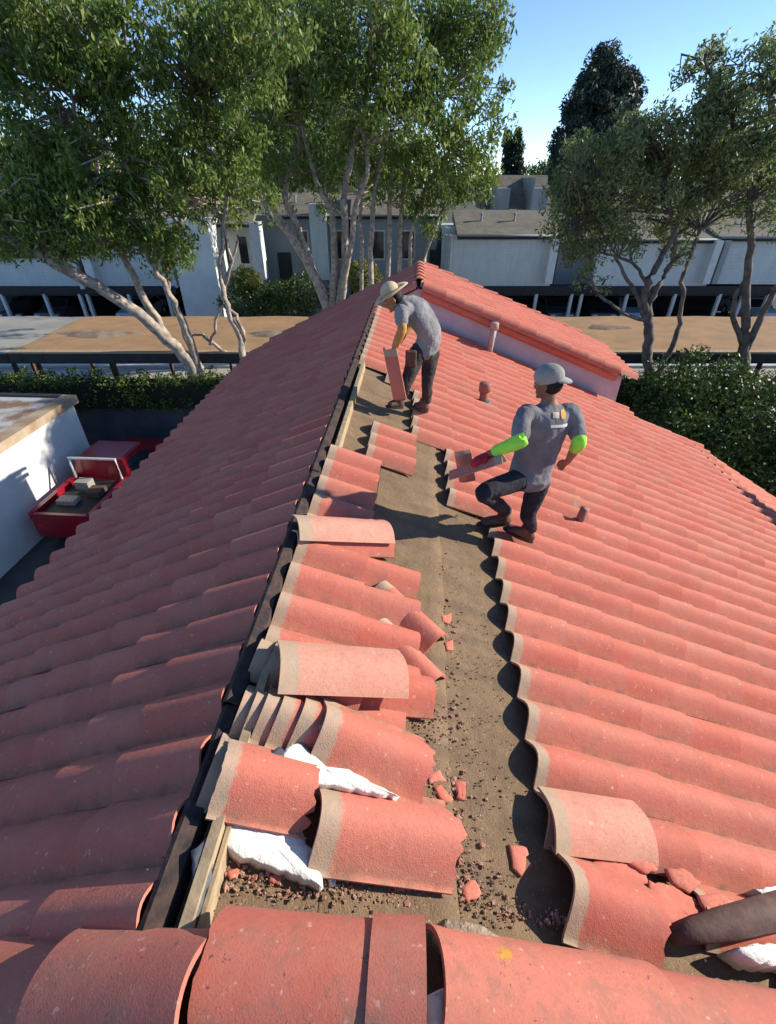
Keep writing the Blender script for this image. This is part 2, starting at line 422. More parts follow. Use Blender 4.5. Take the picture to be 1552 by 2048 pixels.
# lapped felt sheet: its edge runs parallel to the ridge
b = MB(); V = []; F = []
ny = 160
for j in range(ny+1):
    y = .35+j*(5.2-.35)/ny; xe = .245+.006*math.sin(y*3)+.004*math.sin(y*13)
    for x, dz in ((-.3, .004), (xe-.1, .010), (xe, .013), (xe+.003, .0)):
        V.append((x, y, zr(x)+dz+.006*math.sin(x*5+1.3*math.sin(y*2))*math.sin(y*4.1)+.0042*math.sin(y*11+x*3)))
for j in range(ny):
    for i in range(3): a = j*4+i; F.append((a, a+1, a+5, a+4))
mesh_obj('underlayment_lap', V, F, M_FELT, roof, True)
# felt wrinkles across the slope
# ridge nailer board and the dark gap behind it
b = MB(); b.box(-.715, -.675, .44, 1.62, -.06, .085); b.build('ridge_board', M_WOOD, roof)
b = MB(); b.box(-.668, -.652, .46, 1.58, -.07, .045); b.build('ridge_board', M_WOOD, roof)
b = MB(); b.box(-.72, -.68, 3.9, 6.35, -.06, .07); b.build('ridge_board', M_WOOD, roof)
b = MB()
for k in range(22):                      # strip of black felt folded up along the ridge, in short uneven runs
    y0_ = .42+k*.43; dz_ = random.uniform(-.008, .008)-(.022 if k < 2 else 0)
    b.prism([(-.850, .086+dz_), (-.83, .094+dz_), (-.775, .070+dz_), (-.765, -.12), (-.775, -.12), (-.785, .055), (-.82, .084+dz_), (-.850, .078+dz_)], 1, y0_, y0_+.429)
b.build('ridge_felt_strip', simple('sooty_felt', (.03,.026,.027), (.085,.052,.042), 18, .95, .004, 40), roof)['kind'] = 'stuff'
# pipe vents
def vent(x, y, h, r, mat, cap=True, lean=(0, 0), hood=False):
    p = MB(); z = zr(x)
    top = Vector((x+lean[0], y+lean[1], z+h)); p.tube([(x, y, z-.03), top], [r, r], 14)
    o = p.build('vent_pipe', mat, roof, True)
    f = MB(); f.tube([(x, y, z+.02), (x, y, z+.085), (x, y, z+.12)], [r*2.3, r*2.0, r*1.15], 14); f.build('pipe_flashing', M_MASTIC if not hood else mat, o, True)
    if cap:
        c = MB(); c.tube([top+Vector((0, 0, -.09)), top+Vector((0, 0, .02)), top+Vector((0, 0, .035))], [r*1.35, r*1.35, r*1.1], 14); c.build('vent_cap', mat, o, True)
vent(.99, 6.68, .34, .062, M_PIPE, True)
vent(1.74, 4.16, .27, .045, M_PIPE, False, (.04, 0))
vent(1.40, 9.55, .62, .06, M_PIPE_L, True, (.06, .03))

# raised far section: step wall, rake tiles, its own slopes
YF0, YF1, RS = 9.86, 12.5, .68
zt = lambda x: -.30-(x-0.0)*math.tan(PR)+RS     # raised right slope
b = MB()
b.prism([(0.0, -1.2), (0.0, zt(0)-.06), (4.25, zt(4.25)-.06), (4.25, -2.9)], 1, YF0+.10, YF1)
b.build('step_wall', M_STUCCO, roof)
b = MB(); b.prism([(-.002, -1.3), (-.002, zt(0)-.06), (-.62, zt(0)-.06-.62*math.tan(PL)), (-1.2, -1.3)], 1, YF0+.104, YF1); b.build('step_wall', M_STUCCO, roof)
it = []
for k, y in rows(YF0+.12, YF1-.1):
    for c in range(12):
        x = .02+c*dX
        if x > 4.1: continue
        it.append(Matrix.Translation((x, y, zt(x)+.0)) @ Matrix.Rotation(PR-LIFT, 4, 'Y'))
    for c in range(3):
        x = -.02-c*dXl
        it.append(Matrix.Translation((x, y, zt(0)-(.02+c*dXl)*math.tan(PL))) @ Matrix.Rotation(math.pi, 4, 'Z') @ Matrix.Rotation(PL-LIFT, 4, 'Y'))
join_tiles(it, 'raised_tiles', M_TILE, roof)
# barrel caps
def cap_geo(L=.46, r0=.125, r1=.145, seg=12, nx=1, arc=math.pi*.94, x0=None, x1=None, hk=1.0):
    V = []; F = []; SM = []; TX = []; HZ = []
    def ring(rr, x):
        out = []
        for k in range(seg+1):
            a = (math.pi-arc)/2+arc*k/seg
            out.append((rr*math.cos(a), rr*math.sin(a)*hk))
        return out
    def lay(t):
        b = len(V)
        for i in range(nx+1):
            for k in range(seg+1):
                a = k/seg; s0 = x0(a) if x0 else 0; s1 = x1(a) if x1 else L
                x = s0+(s1-s0)*i/nx; r = r0+(r1-r0)*x/L-t
                ang = (math.pi-arc)/2+arc*a
                V.append((x, -r*math.cos(ang), r*math.sin(ang)*hk)); TX.append(x); HZ.append(.15+.85*math.sin(ang))
        return b
    t = lay(0); u = lay(.017); n = seg+1
    for i in range(nx):
        for k in range(seg):
            q = (t+i*n+k, t+(i+1)*n+k, t+(i+1)*n+k+1, t+i*n+k+1); F.append(q); SM.append(True)
            q = (u+i*n+k, u+i*n+k+1, u+(i+1)*n+k+1, u+(i+1)*n+k); F.append(q); SM.append(True)
    for i in (0, nx):
        a = len(V)
        for k in range(n):
            V.append(V[t+i*n+k]); V.append(V[u+i*n+k]); TX += [TX[t+i*n+k]]*2; HZ += [.9]*2
        for k in range(seg):
            q = (a+2*k, a+2*k+2, a+2*k+3, a+2*k+1); F.append(q if i == 0 else q[::-1]); SM.append(False)
    for k in (0, seg):
        q = (t+k, u+k, u+nx*n+k, t+nx*n+k) if nx == 1 else None
        if q: F.append(q); SM.append(False)
    return V, F, TX, HZ, None, SM
CAP_ME = geo_to_mesh('rake_tile', cap_geo(), M_CAP)
for i in range(11):                                    # rake along the near edge of the raised part
    x = .06+i*.385*math.cos(PR)
    inst('rake_tile', CAP_ME, roof, Matrix.Translation((x, YF0+.03, zt(x)-.01)) @ Matrix.Rotation(PR-.03, 4, 'Y') @ Matrix.Rotation(RAD(14), 4, 'X'))
    o = inst('rake_tile', CAP_ME, roof, Matrix.Translation((x, YF0+.05, zt(x)-.10)) @ Matrix.Rotation(PR-.03, 4, 'Y') @ Matrix.Rotation(RAD(95), 4, 'X') @ Matrix.Diagonal((1, .7, .7, 1)))
for i in range(11):                                    # far rake, seen as lumps on the skyline
    x = .06+i*.385*math.cos(PR)
    inst('rake_tile', CAP_ME, roof, Matrix.Translation((x, YF1-.05, zt(x)+.01)) @ Matrix.Rotation(PR-.05, 4, 'Y') @ Matrix.Scale(.8, 4))
for i in range(6):                                     # ridge of the raised part
    inst('ridge_tile', CAP_ME, roof, Matrix.Translation((0, YF1-.1-i*.39, zt(0)-.02)) @ Matrix.Rotation(-math.pi/2, 4, 'Z') @ Matrix.Rotation(-.02, 4, 'Y'))
for i in range(2):
    x = -.05-i*.385*math.cos(PL)
    inst('rake_tile', CAP_ME, roof, Matrix.Translation((x, YF0+.03, zt(0)-.01+x*math.tan(PL))) @ Matrix.Rotation(math.pi, 4, 'Z') @ Matrix.Rotation(PL-.03, 4, 'Y'))
# pale mortar bead along the far rake of the lower roof
b = MB(); b.tube([(4.2, 9.36, zr(4.2)+.05), (4.9, 9.34, zr(4.9)+.05), (5.5, 9.33, zr(5.5)+.04)], .05, 8); b.build('rake_mortar', M_WOOD, roof, True)
# rake caps at the far left gable edge
for i in range(8):
    x = -.9-i*.385*math.cos(PL)
    inst('rake_tile', CAP_ME, roof, Matrix.Translation((x, 12.2, zl(x)+.03)) @ Matrix.Rotation(math.pi, 4, 'Z') @ Matrix.Rotation(PL-.04, 4, 'Y') @ Matrix.Scale(.8, 4))
# ridge caps still laid on the far end
for i in range(3):
    y = 8.9+i*.40
    inst('ridge_tile', CAP_ME, roof, Matrix.Translation((XR+.01, y, -.02)) @ Matrix.Rotation(math.pi/2, 4, 'Z') @ Matrix.Rotation(.02, 4, 'Y') @ Matrix.Rotation(random.gauss(0, .03), 4, 'Z') @ Matrix.Scale(.82, 4))
# building body under the roof
b = MB(); b.prism([(-3.75, GZ), (-3.75, zl(-3.75)-.14), (XR, -.2), (XE-.3, zr(XE)-.2), (XE+3.0, z0-2.15), (XE+3.0, GZ)], 1, -8, 9.2)
b.build('wall', M_WHITEWALL, roof)
b = MB(); b.prism([(-3.75, GZ), (-3.75, zl(-3.75)-.14), (XR, -.2), (4.2, -2.2), (4.2, GZ)], 1, 9.21, 12.1)
b.build('wall', M_WHITEWALL, roof)

# ------------------------------------------------------------------ near edge of the roof (bottom of the picture)
CAPB = geo_to_mesh('edge_cap_tile', cap_geo(.52, .155, .185, 20, 1), M_CAP)
YN = .30
b = MB(); b.prism([(-3.9, zl(-3.9)-.2), (-3.9, zl(-3.9)+.06), (XR, .06), (-.30, .02), (.05, zr(.05)+.02), (6, zr(6)+.02), (6, zr(6)-.3)], 1, -1.0, YN+.06)
b.build('edge_mortar_bed', M_DARKBRN, roof)
def edgecap(x, z, tilt, flip=False, me=None, y=YN, name='edge_tile', s=1, rz=0, rx=0):
    M = Matrix.Translation((x, y, z)) @ Matrix.Rotation(rz, 4, 'Z')
    if flip: M = M @ Matrix.Rotation(math.pi, 4, 'Z')
    M = M @ Matrix.Rotation(tilt, 4, 'Y') @ Matrix.Rotation(rx, 4, 'X') @ Matrix.Scale(s, 4)
    return inst(name, me or CAPB, roof, M)
for i in range(7):                                     # down the left slope
    x = -.60-i*.40*math.cos(PL)
    edgecap(x+.06, zl(x)-.0, PL-RAD(5), True, y=YN+.0, s=1.05)
def ragged(f, amp, ph): return lambda a: f+amp*math.sin(a*23+ph)+amp*.6*math.sin(a*57+ph*2)
CAPW = geo_to_mesh('edge_cap_wide', cap_geo(.60, .19, .195, 24, 3, x1=ragged(.60, .004, 1)), M_CAP)
edgecap(.02, .0, RAD(-1), True, CAPW, y=YN+.05, s=1, rx=0)
CAPN = geo_to_mesh('edge_cap_collar', cap_geo(.17, .205, .21, 24, 1), M_CAP)
edgecap(-.08, -.002, 0, False, CAPN, y=YN+.05)
CAPR = geo_to_mesh('edge_cap_right', cap_geo(.95, .20, .215, 26, 3), M_CAP)
for i in range(5):
    x = .10+i*.86*math.cos(PR)
    edgecap(x, zr(x)+.06, PR-RAD(1.2), False, CAPR, y=YN+.11)
# a course of S tiles on the roof we stand on is below the frame; near-left tiles already reach it
# ------------------------------------------------------------------ background setting
def sheet(name, x0, x1, y0, y1, z, mat, kind='structure'):
    o = mesh_obj(name, [(x0, y0, z), (x1, y0, z), (x1, y1, z), (x0, y1, z)], [(0, 1, 2, 3)], mat); o['kind'] = kind; return o
sheet('ground', -900, 900, -300, 1600, GZ-.02, M_GROUND)
sheet('asphalt_yard', -30, 40, -12, 15.9, GZ-.01, M_ASPHALT)
sheet('driveway', -60, 60, 16.3, 31, GZ-.012, M_CONC)
sheet('asphalt_lane', -60, 60, 31.004, 46, GZ-.008, M_ASPHALT)

# garden wall with hedge
YW = 16.0
o = MB(); o.box(-26, 34, YW, YW+.25, GZ-.1, PX(776, 812, YW).z); wl = o.build('garden_wall', simple('dark_grey_block', (.085,.10,.125), (.06,.07,.09), 1.5, .9, .004, 30))
tag(wl, 'long low slate grey garden wall under the clipped hedge', 'wall')
cp = MB(); cp.box(-26, 34, YW-.03, YW+.28, PX(776, 812, YW).z+.003, PX(776, 812, YW).z+.06); cp.build('coping', M_BLACKT, wl)

def leaves(name, centers, radii, n_per, size, asp, mat, parent=None, droop=.4, seed=1, shell=0.0, flat=1.0):
    """leaf-shaped quads scattered in clusters; centers (m,3), radii (m,), n_per leaves each"""
    rg = np.random.default_rng(seed); c = np.asarray(centers, float); m = len(c); r = np.asarray(radii, float)
    idx = np.repeat(np.arange(m), n_per); n = len(idx)
    d = rg.normal(size=(n, 3)); d /= np.linalg.norm(d, axis=1)[:, None]
    rr = rg.random(n)**(1/3.0 if shell == 0 else 1/8.0)
    p = c[idx]+d*(rr*r[idx])[:, None]*np.array([1, 1, flat])
    ax = rg.normal(size=(n, 3)); ax[:, 2] -= droop*2; ax /= np.linalg.norm(ax, axis=1)[:, None]
    s2 = rg.normal(size=(n, 3)); s2 -= (s2*ax).sum(1)[:, None]*ax; s2 /= np.linalg.norm(s2, axis=1)[:, None]
    L = size*(.7+.6*rg.random(n)); W = L*asp
    v = np.empty((n, 4, 3)); v[:, 0] = p-ax*(L/2)[:, None]; v[:, 1] = p+s2*(W/2)[:, None]-ax*(L*.08)[:, None]
    v[:, 2] = p+ax*(L/2)[:, None]; v[:, 3] = p-s2*(W/2)[:, None]-ax*(L*.08)[:, None]
    me = bpy.data.meshes.new(name); me.vertices.add(n*4); me.vertices.foreach_set('co', v.ravel())
    me.loops.add(n*4); me.loops.foreach_set('vertex_index', np.arange(n*4, dtype=np.int32))
    me.polygons.add(n); me.polygons.foreach_set('loop_start', np.arange(0, n*4, 4, dtype=np.int32))
    me.polygons.foreach_set('loop_total', np.full(n, 4, dtype=np.int32)); me.update(calc_edges=True)
    a = me.attributes.new('rnd', 'FLOAT', 'POINT'); a.data.foreach_set('value', np.repeat(rg.random(n), 4))
    me.materials.append(mat); o = bpy.data.objects.new(name, me); C.objects.link(o)
    if parent: o.parent = parent
    return o
rg = np.random.default_rng(3)
hz0, hz1 = PX(776, 812, YW).z, PX(776, 750, YW).z
def hedge(x0, x1, label, seed):
    r_ = np.random.default_rng(seed); n = int((x1-x0)*52)
    cs = np.stack([r_.uniform(x0, x1, n), r_.uniform(YW-.35, YW+.65, n), hz0-.15+(hz1-hz0+.10)*r_.random(n)**.7], 1)
    h = empty('hedge', (x0, YW, hz0)); tag(h, label, 'hedge')
    def loc(cs): return cs-np.array([x0, YW, hz0])
    leaves('foliage', loc(cs), np.full(n, .22), 34, .10, .55, M_LEAF_H, h, .1, seed)
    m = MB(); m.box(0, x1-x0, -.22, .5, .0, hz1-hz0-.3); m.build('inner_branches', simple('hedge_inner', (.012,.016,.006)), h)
hedge(-25.5, -1.0, 'clipped dark green hedge on top of the left garden wall', 5)
hedge(5.0, 33, 'dark green hedge continuing right of the roof, behind the big shrub', 6)

# flat-roofed long carport between hedge and townhouses
def carport(x0, x1, ysp, label, mat, seed):
    e = empty('flat_roof_carport', (0, 0, 0)); tag(e, label, 'carport')
    y0, y1 = 17.0, 22.4; zt_ = PX(776, 706, y0).z
    V = []; F = []; nx, ny = int((x1-x0)*3), 14; r_ = random.Random(seed)
    for j in range(ny+1):
        for i in range(nx+1):
            x = x0+(x1-x0)*i/nx; y = y0+.25+(y1-y0-.25)*j/ny
            V.append((x, y, zt_-.02+.02*math.sin(x*1.7+y)*math.sin(y*2.3)))
    for j in range(ny):
        for i in range(nx): a = j*(nx+1)+i; F.append((a, a+1, a+nx+2, a+nx+1))
    mesh_obj('roof_surface', V, F, mat, e, True)
    b = MB(); b.box(x0, x1, y0-.01, y0+.26, zt_-.02, zt_+.035); b.build('gravel_stop', M_CONC if mat is M_GREYROOF else M_WOOD, e)
    b = MB(); b.box(x0, x1, y0-.04, y0+.2, zt_-.36, zt_-.025); b.build('fascia', M_BLACKT, e)
    b = MB(); b.box(x0, x1, y0+.2, y1, zt_-.2, zt_-.06); b.build('soffit', M_DARKIN, e)
    x = x0+.6
    while x < x1:
        p = MB(); p.box(x, x+.12, y0+.3, y0+.42, GZ, zt_-.2); p.build('post', M_DARKBRN, e)
        p = MB(); p.box(x, x+.12, y1-.5, y1-.38, GZ, zt_-.2); p.build('post', M_DARKBRN, e)
        x += 2.75
    return e
carport(-28, -13.4, 0, 'weathered grey flat roof of the carport at far left behind hedge', M_GREYROOF, 1)
carport(-13.38, -1.2, 0, 'tan gravel flat roof on black fascia, left of the red roof', M_GRAVEL, 2)
carport(4.6, 34, 0, 'tan gravel flat roof with black fascia, right of the red roof', M_GRAVEL, 3)
# kerb strips in the lane behind
for y, zz, nm, m_ in ((25.6, .13, 'kerb', M_TRIMW), (28.2, .13, 'kerb', M_CONC)):
    b = MB(); b.box(-60, 60, y, y+.3, GZ-.01, GZ+zz); o = b.build(nm, m_); o['kind'] = 'structure'
# leaf litter heaps on the roofs
for i, (u, v, rx) in enumerate(((205, 690, 1.6), (560, 680, 1.3), (1215, 660, 1.0))):
    p = PX(u, v, 19.5 if v > 670 else 20.5); z_ = PX(776, 706, 17.0).z
    V = [(0, 0, .10)]; F = []; n = 18
    for ring, (rr, hh) in enumerate(((.35, .085), (.7, .045), (1.0, -.03))):
        for k in range(n):
            a = 2*math.pi*k/n; q = rr*(1+.2*math.sin(3*a+i)+.12*math.sin(7*a)); V.append((rx*q*math.cos(a), .35*rx*q*math.sin(a), hh))
    for k in range(n): F.append((0, 1+k, 1+(k+1) % n))
    for ring in range(2):
        for k in range(n): a = 1+ring*n+k; b2 = 1+ring*n+(k+1) % n; F.append((a, a+n, b2+n, b2))
    o = mesh_obj('leaf_litter', V, F, M_LIT, None, True); o.location = (p.x, p.y, z_); o['kind'] = 'stuff'; o['label'] = 'brown fallen leaves drifted on the flat carport roof'

# ---------------- townhouse row
YH = 34.0
def house(parts, label, cat='townhouse'):
    e = empty('townhouse'); tag(e, label, cat); parts(e); return e
def slab(e, name, u0, u1, v0, v1, Y, depth, mat, proud=0):
    a = PX(u0, v1, Y); b_ = PX(u1, v1, Y); t = PX(u0, v0, Y); vm = (v0+v1)/2
    xa = PX(u0, vm, Y).x; xb = PX(u1, vm, Y).x
    m = MB(); m.box(xa, xb, Y-proud, Y+depth, a.z, t.z); return m.build(name, mat, e)
def roofband(e, name, u0, u1, vtop, vbot, Yb, Yt, mat, over=.25):
    a = PX(u0, vbot, Yb-over); b_ = PX(u1, vbot, Yb-over); zt_ = PX(776, vtop, Yt).z
    m = MB(); m.add([(a.x, Yb-over, a.z), (b_.x, Yb-over, a.z), (b_.x, Yt, zt_), (a.x, Yt, zt_), (a.x, Yb-over, a.z-.16), (b_.x, Yb-over, a.z-.16), (b_.x, Yt, zt_-.5), (a.x, Yt, zt_-.5)],
        [(0, 1, 2, 3), (4, 7, 6, 5), (0, 4, 5, 1), (1, 5, 6, 2), (2, 6, 7, 3), (3, 7, 4, 0)])
    o = m.build(name, mat, e)
    f = MB(); f.box(a.x, b_.x, Yb-over-.04, Yb-over-.004, a.z-.24, a.z+.03); f.build('fascia', M_BLACKT, e)
    g = MB(); g.tube([(a.x, Yb-over-.10, a.z-.02), (b_.x, Yb-over-.10, a.z-.02)], .06, 6); g.build('gutter', M_SIDE2, e, True)
    for q in (.28, .63):
        t = .55; x = a.x+(b_.x-a.x)*q; y = Yb-over+(Yt-Yb+over)*t; z = a.z+(zt_-a.z)*t
        g = MB(); g.tube([(x, y, z-.05), (x, y, z+.35)], .07, 8); g.tube([(x, y, z+.33), (x, y, z+.42)], .11, 8); g.build('roof_vent', M_SIDE2, e)
    return o
def base(e, u0, u1, posts, vtop=572):
    # dark recessed parking level with beam and slanted posts
    zb = PX(776, 588, YH).z
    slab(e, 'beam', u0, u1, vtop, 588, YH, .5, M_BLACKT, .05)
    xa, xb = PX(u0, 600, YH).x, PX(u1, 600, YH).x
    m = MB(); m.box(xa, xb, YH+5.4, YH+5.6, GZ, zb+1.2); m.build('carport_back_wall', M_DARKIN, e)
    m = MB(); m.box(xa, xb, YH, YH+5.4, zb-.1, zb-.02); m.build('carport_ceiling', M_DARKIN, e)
    for u in posts:
        m = MB(); x = PX(u, 610, YH).x; m.box(x-.09, x+.09, YH-.02, YH+.2, GZ, zb); m.build('post', M_TRIMW, e)
def window(e, u0, u1, v0, v1, Y):
    f = slab(e, 'window', u0, u1, v0, v1, Y-.03, .02, M_TRIMW); g = slab(e, 'pane', u0+2.5, u1-2.5, v0+3, v1-3, Y-.05, .01, M_GLASS); g.parent = f
def R1(e):
    slab(e, 'wall', 893, 1108, 470, 572, YH, 9, M_SIDE)
    slab(e, 'wing_wall', 1097, 1112, 480, 568, YH-.6, .6, M_TRIMW); slab(e, 'corner_trim', 888, 896, 470, 572, YH, .3, M_SIDE2, .05)
    roofband(e, 'roof', 915, 1112, 420, 470, YH, YH+3.2, M_SHING)
    base(e, 870, 1150, (1070, 1140))
    slab(e, 'downpipe', 900, 903, 472, 572, YH-.1, .08, M_TRIMW)
    # steep shed roofs rising behind
    for (u0, u1, v0, vb, ut) in ((962, 1030, 350, 418, 1), (1030, 1105, 350, 418, 1)):
        m = MB(); Y = YH+5; a = PX(u0, vb, Y); b_ = PX(u1, vb, Y); z1 = PX(776, v0, Y+2.6).z
        m.add([(a.x, Y, a.z), (b_.x, Y, a.z), (b_.x, Y+2.6, z1), (a.x, Y+2.6, z1), (a.x, Y+2.6, a.z), (b_.x, Y+2.6, a.z)], [(0, 1, 2, 3), (0, 3, 4), (1, 5, 2), (3, 2, 5, 4)])
        m.build('upper_roof', M_SHING, e)
        m = MB(); xm = a.x+(b_.x-a.x)*.30
        m.box(xm, xm+.12, Y-.9, Y+2.6, a.z-.5, z1-.15); m.box(xm+.12, b_.x-.5, Y-.2, Y+2.4, a.z-.5, a.z+(z1-a.z)*.62); m.build('dormer_wall', M_SIDE2, e)
house(R1, 'pale grey townhouse with shingle roof just right of the red roof peak')
def R2(e):
    slab(e, 'wall', 1112, 1192, 500, 572, YH+1.4, 7, M_SIDE2)
    slab(e, 'wall', 1192, 1428, 480, 572, YH, 9, M_SIDE); slab(e, 'wing_wall', 1420, 1434, 482, 568, YH-.6, .6, M_TRIMW)
    roofband(e, 'roof', 1112, 1440, 440, 478, YH, YH+3.4, M_SHING); base(e, 1150, 1437, (1160, 1250, 1345, 1434))
    roofband(e, 'upper_roof', 1150, 1420, 372, 436, YH+4.5, YH+8, M_SHING)
house(R2, 'pale grey townhouse behind the multi-stemmed tree on the right')
def R3(e):
    slab(e, 'wall', 1448, 1640, 478, 568, YH, 9, M_SIDE); slab(e, 'wing_wall', 1438, 1449, 482, 568, YH-.6, .6, M_SIDE2)
    roofband(e, 'roof', 1442, 1700, 430, 474, YH, YH+3.4, M_SHING); base(e, 1437, 1660, (1480, 1530, 1600))
    roofband(e, 'upper_roof', 1480, 1700, 380, 436, YH+4.5, YH+8, M_SHING)
house(R3, 'pale grey townhouse at the far right edge behind the forked tree')
def L1(e):
    slab(e, 'wall', -60, 150, 512, 578, YH, 8, M_SIDE); slab(e, 'corner_trim', 150, 158, 512, 578, YH-.3, .3, M_TRIMW)
    roofband(e, 'roof', -80, 165, 445, 508, YH, YH+3.5, M_SHING); base(e, -120, 168, (10, 95, 165))
    roofband(e, 'upper_roof', -60, 130, 385, 440, YH+5, YH+8, M_SHING)
house(L1, 'pale grey townhouse at the far left edge above dark parking bays')
def L2(e):
    slab(e, 'wall', 176, 345, 490, 576, YH, 8, M_SIDE); slab(e, 'wing_wall', 166, 182, 482, 576, YH-.5, .5, M_TRIMW)
    roofband(e, 'roof', 165, 350, 430, 484, YH, YH+3.5, M_SHING); base(e, 168, 352, (180, 262, 340))
    roofband(e, 'upper_roof', 150, 330, 380, 428, YH+4, YH+8, M_SHING)
house(L2, 'pale grey townhouse with white fin wall left of centre, behind the leaning trunk')
def L3(e):
    slab(e, 'wall', 352, 432, 440, 640, YH-.5, 8, M_WHITEWALL); slab(e, 'wall', 432, 520, 452, 610, YH+2.5, 6, M_SIDE)
    roofband(e, 'roof', 398, 505, 392, 446, YH+1.5, YH+4, M_SHING); slab(e, 'chimney', 372, 400, 392, 440, YH+1.5, .8, M_SIDE2)
    window(e, 442, 458, 470, 530, YH+2.5); slab(e, 'stair_wall', 505, 524, 445, 560, YH+1, 1, M_TRIMW)
    window(e, 476, 498, 470, 530, YH+2.5)
house(L3, 'white walled house with small tan shingle roof left of the forked trunks')
def L4(e):
    slab(e, 'wall', 524, 700, 430, 640, YH+4, 6, M_SIDE2); slab(e, 'wall', 622, 655, 408, 560, YH+3.3, .7, M_SIDE)
    slab(e, 'door', 560, 585, 505, 600, YH+3.9, .1, M_BLACKT); window(e, 600, 618, 460, 520, YH+4); window(e, 662, 690, 460, 520, YH+4)
    roofband(e, 'roof', 540, 700, 385, 430, YH+4, YH+7, M_SHING)
house(L4, 'dark grey recessed house seen between the trunks of the central tree')
def L5(e):
    slab(e, 'wall', 705, 870, 430, 640, YH+3, 6, M_SIDE2); roofband(e, 'roof', 700, 885, 378, 430, YH+3, YH+6, M_SHING)
    slab(e, 'bay', 888, 920, 455, 560, YH+1, 2, M_SIDE); slab(e, 'door', 858, 884, 500, 580, YH+2.8, .1, M_BLACKT)
    window(e, 740, 770, 460, 520, YH+3); window(e, 800, 830, 460, 520, YH+3)
house(L5, 'dark house behind the thin trunks above the bending worker')

# cars parked in bays
def car(x, y, rz, paint, label, z=GZ, s=1.0, cat='car', pickup=False):
    e = empty('parked_car', (x, y, z)); e.rotation_euler = (0, 0, rz); e.scale = (s, s, s); tag(e, label, cat)
    m_p = simple('car_paint_'+label[:8].strip().replace(' ', '_'), paint, None, rough=.25, spec=.6)
    if pickup: P = [(-2.5, .45), (-2.5, 1.05), (-.45, 1.08), (-.38, 1.72), (.75, 1.72), (1.3, 1.15), (2.35, 1.02), (2.5, .75), (2.5, .4), (1.95, .33), (1.2, .33), (-1.1, .33), (-1.9, .33)]
    else: P = [(-2.2, .5), (-2.25, .95), (-1.7, 1.0), (-1.1, 1.45), (.35, 1.45), (1.1, .98), (2.1, .85), (2.25, .6), (2.2, .35), (1.7, .3), (-1.7, .3)]
    V = []; F = []; n = len(P); ws = [-.88, -.80, .80, .88]
    for k, wy in enumerate(ws):
        for (px_, pz) in P:
            inn = .16 if pz > 1.2 else 0; sgn = -1 if wy < 0 else 1
            V.append((px_*(.985 if k in (0, 3) else 1), wy-sgn*inn, pz-(.03 if k in (0, 3) and pz > .6 else 0)))
    for k in range(3):
        for i in range(n): j = (i+1) % n; F.append((k*n+i, k*n+j, (k+1)*n+j, (k+1)*n+i))
    F.append(tuple(range(n))); F.append(tuple(range(3*n, 4*n))[::-1])
    mesh_obj('body', V, F, m_p, e)
    for sgn in (-1, 1):
        g = MB()
        if pickup: poly = [(-.28, 1.15), (-.25, 1.58), (.68, 1.58), (1.08, 1.15)]
        else: poly = [(-1.35, 1.02), (-.98, 1.36), (.3, 1.36), (.85, 1.02)]
        g.add([(a, sgn*(.905-(.16 if b_ > 1.2 else .02)), b_) for a, b_ in poly], [(0, 1, 2, 3)])
        g.build('side_window', M_GLASS, e)
    g = MB(); a = ((.78, 1.66), (1.22, 1.2)) if pickup else ((.42, 1.42), (1.05, 1.02))
    g.add([(a[0][0]+.02, -.62, a[0][1]), (a[0][0]+.02, .62, a[0][1]), (a[1][0]+.02, .74, a[1][1]), (a[1][0]+.02, -.74, a[1][1])], [(0, 1, 2, 3)]); g.build('windscreen', M_GLASS, e)
    if pickup:
        g = MB(); g.box(-2.4, -.55, -.68, .68, 1.045, 1.085); g.build('bed_floor', M_BLACKT, e)
        for nm, bx in (('bed_side', (-2.5, -.45, -.86, -.72)), ('bed_side', (-2.5, -.45, .72, .86))):
            g = MB(); g.box(bx[0], bx[1], bx[2], bx[3], 1.0, 1.22); g.build(nm, m_p, e)
        g = MB(); g.box(-2.53, -2.43, -.8, .8, .6, 1.22); g.build('tailgate', m_p, e)
        for k, (a, b_) in enumerate(((-1.9, .2), (-1.5, -.3), (-1.1, .25))):
            g = MB(); g.box(a, a+.3+.1*(k == 1), b_-.2, b_+.2+.1*(k == 0), 1.09, 1.22+.05*k); g.build('cargo_box', M_PIPE_L if k == 0 else (M_DARKBRN if k == 1 else M_GREYROOF), e)
        g = MB(); g.tube([(-.62, -.7, 1.2), (-.62, -.7, 1.85), (-.62, .7, 1.85), (-.62, .7, 1.2)], .04, 6); g.build('rack', M_TRIMW, e)
    for sx in (-1.45, 1.45):
        for sy in (-.83, .83):
            t = MB(); t.tube([(sx, sy-.1, .33), (sx, sy+.1, .33)], .33, 16); wh = t.build('wheel', M_BLACKT, e, False)
            t = MB(); t.tube([(sx, sy-.108, .33), (sx, sy+.108, .33)], .19, 12); t.build('rim', M_TRIMW, wh)
    for sy in (-.62, .62):
        t = MB(); xf = 2.47 if pickup else 2.2; t.box(xf-.02, xf+.05, sy-.16, sy+.16, .66, .78); t.build('headlight', M_TRIMW, e)
        t = MB(); xf = -2.54 if pickup else -2.27; t.box(xf, xf+.05, sy-.1, sy+.1, .75, .92); t.build('tail_light', simple('tail_red', (.5,.02,.02)), e)
    return e
